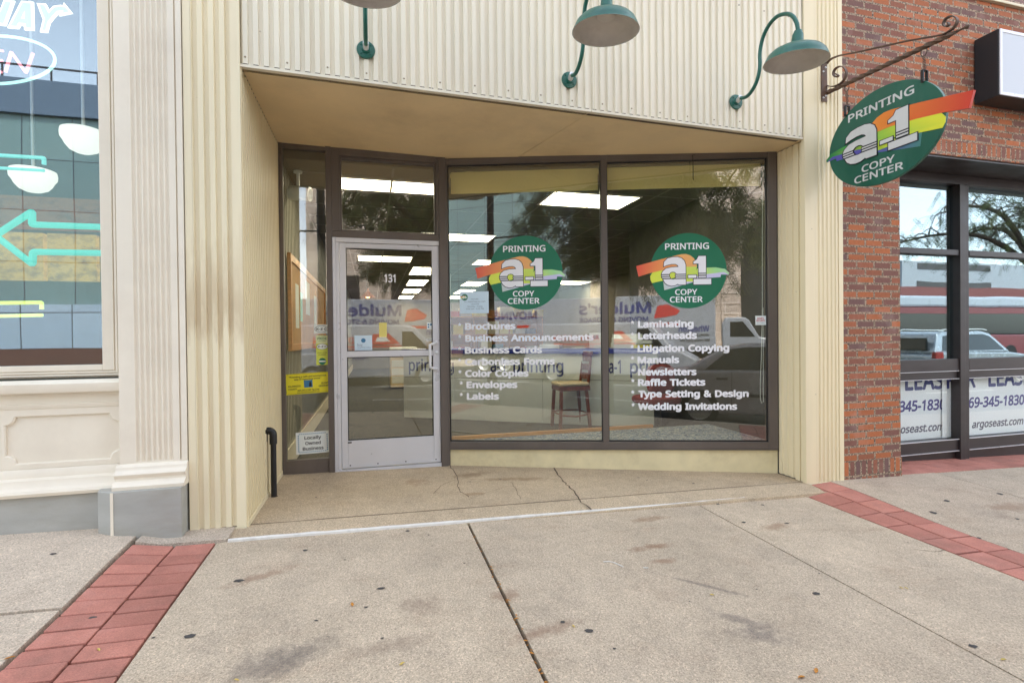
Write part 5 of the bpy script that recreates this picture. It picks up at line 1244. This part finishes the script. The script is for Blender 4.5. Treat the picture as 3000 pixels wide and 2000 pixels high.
for x in (-1.2, 1.6): c.fbox(FSo, x-.6, x+.6, 1.8, 4.6, .001, .03)
c.build('window', M_dframe, st_)
def panel_mat(name='blue_grey_panels', a=(104, 126, 126), b=(118, 140, 138), bw=2.6, rh=3.1):
    t = NT(name); c = t.coord(); sp = t.n('ShaderNodeSeparateXYZ'); t.l(c, sp.inputs[0]); cb = t.n('ShaderNodeCombineXYZ'); t.l(sp.outputs[0], cb.inputs[0]); t.l(sp.outputs[2], cb.inputs[1])
    br = t.n('ShaderNodeTexBrick', Scale=1., **{'Mortar Size': .03, 'Brick Width': bw, 'Row Height': rh}); br.offset = 0; t.l(cb.outputs[0], br.inputs['Vector'])
    br.inputs['Color1'].default_value = (*lin(a), 1); br.inputs['Color2'].default_value = (*lin(b), 1); br.inputs['Mortar'].default_value = (*lin((60, 66, 74)), 1)
    t.color(br.outputs['Color']).rough(.25); return t.m
ob = thing('office_building', 'tall blue grey panelled office building across the street', 'building', (-28, -30, 0))
c = MB(); c.box(-70, -8.6, -50, -30, 0, 15.0); c.build('wall', panel_mat(), ob)
c = MB(); c.box(-70.2, -8.4, -50.2, -29.7, 15.01, 17.1); c.build('parapet', paint('slate_band', (92, 106, 124), .4, .06, .4), ob)
c = MB()
for k in range(26): c.box(-69+2.4*k, -68.92+2.4*k, -29.8, -29.72, 17.1, 17.9)
c.box(-70, -8.6, -29.8, -29.72, 17.85, 17.95); c.build('roof_railing', M_dframe, ob)
c = MB(); c.box(-70.1, -8.55, -30.2, -29.6, .9, 3.6); c.build('ground_floor', panel_mat('lit_glass_panels', (150, 164, 178), (166, 178, 190), 2.6, 3.1), ob)  # lit ground floor glass, its brightness put into a pale panel colour
c = MB(); c.box(-70.1, -8.55, -30.2, -29.5, -.3, .88); c.build('base_course', paint('brown_base', (96, 66, 56), .7, .1, 1), ob)
fb_ = thing('low_building', 'low white and red building far down the street', 'building', (60, -30, 0))
c = MB(); c.box(50, 75, -40, -30, 0, 8.4); c.build('wall', flat('far_wall', (150, 156, 162), .7), fb_); c = MB(); c.box(40, 85, -29.9, -26, 0, 5.4); c.build('red_wing', paint('red_wall', (116, 64, 62), .7), fb_)
c = MB()
for k in range(8): c.box(42+5*k, 44+5*k, -25.95, -25.9, 2.5, 4.2)
for z in (4.6, 6.4): c.box(52, 62, -29.99, -29.95, z+1.2, z+1.8)
c.build('window', M_dframe, fb_)
# vehicles
def car(name, lab, cat, L, W, body, roof, glassp, wheels, wr, paintm, loc, rz, extra=None, wm=None):
    t = thing(name, lab, cat, loc, None, rz, True); f = Fr((0, 0, 0), (1, 0, 0), (0, -1, 0))
    c = MB(); c.prism(f, body, -W/2, W/2); c.build('body', paintm, t, bevel=.05)
    c = MB(); zb = min(z for x, z in roof); zt = max(z for x, z in roof); n = len(roof); cx = sum(x for x, z in roof)/n
    def yy(z): return W/2-.05-.16*(z-zb)/(zt-zb)
    rf = roof if sum(a[0]*b[1]-b[0]*a[1] for a, b in zip(roof, roof[1:]+roof[:1])) > 0 else roof[::-1]
    c.add([(x, -yy(z), z) for x, z in rf]+[(x, yy(z), z) for x, z in rf], [tuple(range(n)), tuple(range(2*n-1, n-1, -1))]+[(i, n+i, n+(i+1) % n, (i+1) % n) for i in range(n)]); c.build('cabin', paintm, t, bevel=.05)
    for gp in glassp:
        for s in (-1, 1):
            c = MB(); g = [(x, s*(yy(z)+.006), z) for x, z in gp]; g2 = [(x, s*(yy(z)-.02), z) for x, z in gp]
            m_ = len(g); c.add(g+g2, [tuple(range(m_)), tuple(range(2*m_-1, m_-1, -1))]+[(i, m_+i, m_+(i+1) % m_, (i+1) % m_) for i in range(m_)]); c.build('side_window', M_cargl, t)
    for x in wheels:
        for s in (-1, 1):
            c = MB(); c.lathe([(wr*.62, -.1), (wr*.95, -.1), (wr, -.07), (wr, .07), (wr*.95, .1), (wr*.62, .1)], (x, s*(W/2-.09), wr), (0, s, 0), 28); wh = c.build('wheel', M_rubber, t)
            c = MB(); c.lathe([(.001, .06), (wr*.2, .07), (wr*.55, .05), (wr*.62, .1), (wr*.62, -.08), (.001, -.08)], (x, s*(W/2-.09), wr), (0, s, 0), 20); c.build('rim', M_chrome, wh)
    if extra: extra(t, f, W)
    return t
M_cargl = flat('tinted_car_glass', (20, 24, 28), .04); M_carpaint = paint('grey_car_paint', (164, 162, 168), .25, .04, 2, 0, metal=.1); M_van = paint('white_van_paint', (160, 165, 174), .3, .04, 2, 0); M_silver = paint('silver_car_paint', (160, 166, 172), .22, .03, 2, 0, metal=.5)
M_light = flat('red_lens', (150, 24, 24), .2)
def sedan_x(t, f, W):
    for s in (-1, 1):
        for x in (1.12, 2.18):
            c = MB(); c.box(x, x+.17, s*(W/2+.002)-.012, s*(W/2+.002)+.012, .80, .835); c.build('door_handle', M_black, t, bevel=.006)
        c = MB(); c.box(1.35, 1.358, s*W/2-.004, s*W/2+.004, .32, .93); c.box(2.45, 2.458, s*W/2-.004, s*W/2+.004, .32, .93); c.build('door_seam', M_black, t)
        c = MB(); c.box(2.75, 2.86, s*(W/2+.07)-.09, s*(W/2+.07)+.07, .93, 1.04); c.build('wing_mirror', M_carpaint, t, bevel=.03)
        c = MB(); c.box(-.008, .05, s*W*.38-.18, s*W*.38+.16, .62, .78); c.build('tail_light', M_light, t, bevel=.02)
        c = MB(); c.box(.5, 3.9, s*(W/2+.006)-.01, s*(W/2+.006)+.01, .52, .57); c.build('side_moulding', M_plastic, t)
car('sedan', 'dark grey sedan parked at the kerb right of the camera', 'car', 4.6, 1.74, [(0, .3), (.02, .62), (.08, .88), (.75, .95), (3.2, .96), (4.3, .8), (4.55, .62), (4.6, .3), (4.2, .22), (.3, .22)], [(.62, .94), (1.25, 1.32), (1.6, 1.39), (2.35, 1.39), (2.65, 1.32), (3.3, .94)],
    [[(.95, .97), (1.33, 1.30), (1.52, 1.335), (1.98, 1.345), (1.98, .97)], [(2.05, .97), (2.05, 1.345), (2.38, 1.335), (2.62, 1.27), (3.0, .97)]], (.85, 3.65), .32, M_carpaint, (2.05, -.55, -.24), 0, sedan_x)
def van_x(t, f, W):
    FV = Fr((0, W/2, 0), (-1, 0, 0), (0, 1, 0))
    for body, x, v, cap, wd, mt in (('ANDY J. EGAN', 2.5, 1.36, .2, 1.5, M_pred), ('CO.', 2.3, 1.14, .12, .3, M_pred), ('1-800-594-4244', 2.6, .86, .13, 1.2, M_navy)):
        c = MB(); c.text(FV, body, -x, v, cap, .004, .004, 'L', .03, width=wd); c.build('lettering', mt, t)
    c = MB(); c.prism(FV, [(-3.55, 1.33), (-3.2, 1.66), (-2.75, 1.66), (-2.62, 1.33)], .002, .006); c.prism(FV, [(-3.25, 1.42), (-3.1, 1.56), (-2.86, 1.56), (-2.8, 1.42)], .0065, .009, 1); c.build('emblem', [M_pred, M_paper], t)
    c = MB(); c.fbox(FV, -3.6, -1.0, 1.24, 1.29, .002, .005); c.build('red_stripe', M_pred, t)
car('service_van', 'white service van with red lettering driving along the street', 'van', 5.4, 1.95, [(0, .35), (0, 1.1), (4.9, 1.05), (5.35, .8), (5.4, .4), (5.0, .3), (.3, .3)], [(.03, 1.08), (.06, 1.85), (.2, 1.93), (3.7, 1.93), (4.05, 1.85), (4.75, 1.06)],
    [[(3.62, 1.15), (3.62, 1.72), (3.95, 1.72), (4.45, 1.15)]], (.95, 4.35), .36, M_van, (-2.7, -7.3, -.2), 0, van_x)
mt_ = thing('moving_truck', 'white moving truck with large blue lettering across the street', 'truck', (0, -10.3, -.2), None, 0, True)
FM = Fr((0, 1.25, 0), (-1, 0, 0), (0, 1, 0))
c = MB(); c.box(-7, 3.15, -1.25, 1.25, 1.02, 2.92); c.build('cargo_box', M_van, mt_, bevel=.03)
c = MB(); c.box(-6.8, 3.2, -.5, .5, .7, 1.01); c.build('chassis', M_black, mt_)
for body, x, v, cap, wd, mt in (("Mulder's", 1.05, 2.30, .42, 2.6, M_navy), ('MOVING & STORAGE', .95, 2.02, .17, 2.5, M_navy), ('Wheaton', 2.95, 1.62, .22, 1.0, M_navy), ('WORLD WIDE', 2.95, 1.46, .09, .8, M_dk), ('We move your life', 2.95, 1.28, .1, .95, M_dk), ('MOVING', -3.2, 2.2, .3, 1.8, M_navy)):
    c = MB(); c.text(FM, body, -x, v, cap, .003, .004, 'L', .035, width=wd); c.build('lettering', mt, mt_)
c = MB(); c.prism(FM, [(-1.15, 2.1), (-1.25, 2.55), (-1.6, 2.6), (-2.0, 2.35), (-1.9, 2.2), (-1.5, 2.12)], .002, .007); c.fbox(FM, -2.0, 4.0, 1.86, 1.95, .002, .006); c.build('red_swoosh', M_pred, mt_)
c = MB(); c.prism(Fr((0, 0, 0), (1, 0, 0), (0, -1, 0)), [(3.35, .6), (3.35, 1.9), (3.45, 2.1), (4.05, 2.1), (4.2, 2.0), (4.5, 1.45), (5.5, 1.3), (5.7, 1.1), (5.75, .6)], -1.05, 1.05); c.build('cab', M_van, mt_, bevel=.05)
c = MB()
for s in (-1, 1): c.prism(Fr((0, 0, 0), (1, 0, 0), (0, -1, 0)), [(3.6, 1.45), (3.6, 1.95), (4.0, 1.95), (4.38, 1.45)], s*1.052-.003, s*1.052+.003)
c.build('side_window', M_cargl, mt_)
for x in (-5.5, -4.6, -.9, -.1, 5.0):
    for s in (-1, 1):
        c = MB(); c.lathe([(.28, -.13), (.44, -.13), (.46, -.1), (.46, .1), (.44, .13), (.28, .13)], (x, s*1.0, .46), (0, s, 0), 28); wh = c.build('wheel', M_rubber, mt_)
        c = MB(); c.lathe([(.001, .05), (.1, .1), (.2, .05), (.28, .12), (.28, -.1), (.001, -.1)], (x, s*1.0, .46), (0, s, 0), 20); c.build('rim', M_chrome, wh)
def suv_x(t, f, W):
    for s in (-1, 1): c = MB(); c.box(-.03, .3, s*(W/2-.05)-.08, s*(W/2-.05)+.07, .92, 1.16); c.build('tail_light', M_light, t, bevel=.03)
    c = MB(); c.box(-.02, .06, -.62, .62, 1.2, 1.6); c.build('rear_window', M_cargl, t, bevel=.02)
    c = MB()
    for s in (-1, 1): c.tube([(.5, s*.65, 1.82), (.7, s*.65, 1.86), (2.4, s*.65, 1.86), (2.6, s*.65, 1.82)], .018, 6)
    c.build('roof_rail', M_chrome, t)
car('sport_utility_car', 'silver sport utility car parked further along the street', 'car', 4.6, 1.85, [(0, .35), (-.02, 1.0), (.1, 1.15), (3.3, 1.1), (4.4, .95), (4.6, .7), (4.6, .35), (4.2, .28), (.3, .28)], [(.02, 1.12), (.3, 1.72), (.6, 1.8), (2.3, 1.8), (2.6, 1.72), (3.4, 1.1)],
    [[(.35, 1.18), (.55, 1.66), (1.4, 1.7), (1.4, 1.18)], [(1.5, 1.18), (1.5, 1.7), (2.3, 1.7), (2.55, 1.62), (3.1, 1.18)]], (.85, 3.7), .36, M_silver, (17.0, -4.6, -.45), .0, suv_x)
bs = thing('city_bus', 'red and white city bus far along the street', 'bus', (27, -11, -.3), None, 0, True)
c = MB(); c.box(-6, 6, -1.25, 1.25, .4, 1.5); c.build('lower_body', flat('bus_red', (112, 42, 48), .3), bs, bevel=.08)
c = MB(); c.box(-5.97, 5.97, -1.22, 1.22, 1.505, 2.5); c.build('window_band', M_cargl, bs)
c = MB(); c.box(-6, 6, -1.25, 1.25, 2.505, 2.8); c.build('red_band', flat('bus_red', (112, 42, 48), .3), bs); c = MB(); c.box(-5.9, 5.9, -1.2, 1.2, 2.81, 3.35); c.build('roof', M_van, bs, bevel=.12)
for x in (-3.8, 3.6):
    for s in (-1, 1): c = MB(); c.lathe([(.001, -.12), (.46, -.12), (.5, -.08), (.5, .08), (.46, .12), (.001, .1)], (x, s*1.15, .5), (0, s, 0), 24); c.build('wheel', M_rubber, bs)
# street lamp post beside the camera
po = thing('street_lamp', 'black street lamp post with scrolled banner arms at the kerb', 'street lamp', (-.84, .62, -.02))
c = MB(); c.lathe([(.001, 0), (.16, 0), (.16, .15), (.12, .2), (.1, .6), (.075, .7), (.065, 5.6), (.05, 5.9), (.001, 5.9)], (-.84, .50, -.02), n=20); c.build('post', M_plastic, po)
for z in (4.2, 3.2):
    c = MB(); c.tube(smooth([Vector((-.84, .50, z)), Vector((-1.5, .42, z)), Vector((-1.72, .4, z+.05)), Vector((-1.7, .4, z+.14)), Vector((-1.62, .4, z+.1))]), .016, 6); c.tube(smooth([Vector((-.84, .50, z)), Vector((-.3, .5, z)), Vector((-.1, .5, z+.05)), Vector((-.12, .5, z+.14)), Vector((-.2, .5, z+.1))]), .016, 6); c.build('banner_arm', M_plastic, po)
c = MB(); c.lathe([(.001, 5.9), (.1, 5.92), (.24, 6.1), (.26, 6.3), (.2, 6.5), (.05, 6.62), (.001, 6.62)], (-.84, .50, 0), n=24); c.build('globe', flat('opal_globe', (220, 222, 220), .3), po)

# trees
M_bark = paint('bark', (72, 60, 52), .95, .3, 12, .8)
def leafmat():
    t = NT('locust_leaves'); t.color(t.ramp(t.noise(1.3, 3), [(.3, lin((52, 62, 28))), (.5, lin((78, 90, 40))), (.72, lin((112, 118, 58)))])).rough(.6); t.b.inputs['Subsurface Weight'].default_value = 0; return t.m
M_leaves = leafmat()
def tree(name, lab, base, h, spread, seed, crown_z, ncl, dirs, droop=.9, dens=1.):
    rnd = random.Random(seed); t = thing(name, lab, 'tree', base, 'honey locust trees along the kerb'); B = Vector(base); c = MB(); lf = MB()
    fork = B+Vector((.1, 0, h)); c.tube(smooth([B-Vector((0, 0, .3)), B+Vector((.03, .02, h*.5)), fork]), .12, 10, rad=None); c.build('trunk', M_bark, t); c = MB()
    tips = []
    for k, (dx, dy, dz) in enumerate(dirs):
        e = fork+Vector((dx, dy, dz)); m1 = fork+Vector((dx*.35, dy*.35, dz*.75+.2)); pth = smooth([fork, m1, fork+Vector((dx*.7, dy*.7, dz*1.0+.15)), e]); c.tube(pth, .05, 7, rad=[.075*(1-i/len(pth))+.012 for i in range(len(pth))])
        for i in range(3, len(pth)):
            for q in range(2):
                p = pth[i]; s = Vector((rnd.uniform(-1, 1), rnd.uniform(-1, 1), rnd.uniform(-.3, .5)))*rnd.uniform(.5, 1.0); e2 = p+s+Vector((0, 0, -.15)); p2 = smooth([p, p+s*.5+Vector((0, 0, .1)), e2], 3); c.tube(p2, .012, 5, rad=[.018*(1-j/len(p2))+.004 for j in range(len(p2))]); tips += [e2, p2[len(p2)//2]]
                for w_ in range(2):
                    s2 = Vector((rnd.uniform(-.5, .5), rnd.uniform(-.5, .5), rnd.uniform(-.55, .1)))*.8; c.tube(smooth([e2, e2+s2*.5+Vector((0, 0, .04)), e2+s2], 2), .005, 4); tips.append(e2+s2)
    c.build('branches', M_bark, t)
    for p in tips:
        if rnd.random() < .2/dens: continue
        for f_ in range(rnd.randint(6, 11) if dens > .9 else rnd.randint(2, 5)):      # hanging fronds of narrow leaflets
            a = rnd.uniform(0, 6.28); o = p+Vector((rnd.uniform(-.16, .16), rnd.uniform(-.16, .16), rnd.uniform(-.1, .1))); d = Vector((math.cos(a)*.5, math.sin(a)*.5, -rnd.uniform(.4, 1.2)*droop)).normalized(); L = rnd.uniform(.2, .46); sd_ = d.cross(Vector((math.sin(a), -math.cos(a), .3))).normalized()
            for q in range(7):
                b = o+d*(L*q/7)
                for s in (-1, 1):
                    tp = b+sd_*(s*.06)+d*.05; wv = d*.012
                    lf.add([b, b+(tp-b)*.5+wv, tp, b+(tp-b)*.5-wv], [(0, 1, 2, 3)])
    lf.build('crown', M_leaves, t); return t
tree('street_tree', 'honey locust at the kerb between the lamp post and the sedan', (1.25, -.15, -.15), 2.9, 3, 5, 4, 60, [(1.6, -1.4, .9), (-.9, -1.9, .8), (.6, -2.8, .5), (2.0, -.7, 1.3), (-2.0, -1.2, 1.3), (.1, -1.1, 2.2), (1.2, -2.2, 1.8), (-1.2, -2.6, 1.9), (2.4, -1.6, .5), (1.0, -1.2, .3), (1.8, -2.6, .15), (2.7, -2.3, .45), (.2, -3.0, .25), (-1.0, -3.0, .5), (3.0, -2.8, .9), (-.4, -2.2, 1.4)])
tree('street_tree', 'honey locust at the kerb further to the right', (17.5, -1.4, -.5), 3.4, 3, 8, 4, 40, [(1.6, -1.4, 1.9), (-1.9, -1.2, 1.8), (.6, -2.4, 1.4), (-1.6, .3, 2.3), (.1, -1.1, 2.9), (-2.4, -2.0, 1.1)], dens=.45)

# ------------------------------------------------------------------ litter on the pavement
def litter(x, y, lab, yellow, size=.022):
    P = onZ(x, y, 0)
    for _ in range(3): P = onZ(x, y, gz(P.x, P.y))
    a = random.uniform(0, 6.28); c = MB(); L = size; W_ = size*.42; ca, sa = math.cos(a), math.sin(a)
    pts = [(-L, 0, .001), (-L*.3, W_, .005), (L*.5, W_*.7, .006), (L, 0, .003), (L*.5, -W_*.7, .005), (-L*.3, -W_, .003)]
    vs = [(P.x+u*ca-v*sa, P.y+u*sa+v*ca, gz(P.x, P.y)+.003+z) for u, v, z in pts]+[(P.x, P.y, gz(P.x, P.y)+.005)]
    vs2 = [(p[0], p[1], p[2]-.0008) for p in vs]
    c.add(vs, [(i, (i+1) % 6, 6) for i in range(6)]); c.add(vs2, [((i+1) % 6, i, 6) for i in range(6)])
    tag(c.build('fallen_leaf', M_leafy if yellow else M_leaf), lab, 'leaf', 'fallen leaves on the pavement')
M_leafy = paint('yellow_leaf', (206, 180, 96), .7, .2, 40, .1)
for x, y, lab, yl in [(29, 1929, 'orange fallen leaf beside the left red paving strip', 0), (289, 1905, 'tiny yellow leaf on the left red paving strip', 1), (693, 1994, 'yellow leaf at the bottom edge left of the centre joint', 1), (1032, 1772, 'small tan leaf on the concrete below the caulk line', 0), (1178, 1946, 'tiny yellow leaf low on the middle slab', 1), (2391, 1966, 'curled tan leaf near the bottom on the right slab', 0), (2086, 1744, 'tiny yellow leaf beside the dark smudge', 1), (1680, 1836, 'tiny yellow leaf right of the leaf filled joint', 1), (2940, 1934, 'yellow leaf in the bottom right corner', 1), (2640, 1723, 'yellow leaflet lying on the right slab, left one of a pair', 1), (2655, 1724, 'yellow leaflet lying on the right slab, right one of a pair', 1), (2348, 1985, 'dark brown leaf scrap at the bottom of the right slab', 0)]:
    litter(x, y, lab, yl, .012 if yl else .018)
ls = MB(); rnd = random.Random(21)
for k in range(90):
    y = 3.3-2.6*rnd.random()**.6; x = .62+rnd.uniform(-.012, .012); L = rnd.uniform(.006, .02); a = rnd.uniform(0, 6.28); z = gz(x, y)-.004+rnd.uniform(-.004, .006)
    ls.add([(x-L*math.cos(a), y-L*math.sin(a), z), (x+.3*L*math.sin(a), y-.3*L*math.cos(a), z+.003), (x+L*math.cos(a), y+L*math.sin(a), z+.002), (x-.3*L*math.sin(a), y+.3*L*math.cos(a), z+.004)], [(0, 1, 2, 3)])
o = ls.build('leaf_litter', M_leaf); o['kind'] = 'stuff'; tag(o, 'brown leaf litter packed into the joint of the pavement', 'litter')
for L, lab in (([(1768, 1654), (1785, 1653), (1800, 1656), (1826, 1667)], 'curved white thread lying on the middle slab'), ([(1884, 1668), (1899, 1668)], 'short white thread right of the longer thread')):
    c = MB(); c.tube([Vector((onZ(x, y, -.02).x, onZ(x, y, -.02).y, gz(onZ(x, y, -.02).x, onZ(x, y, -.02).y)+.004)) for x, y in L], .0028, 5); tag(c.build('white_thread', M_caulk), lab, 'thread')
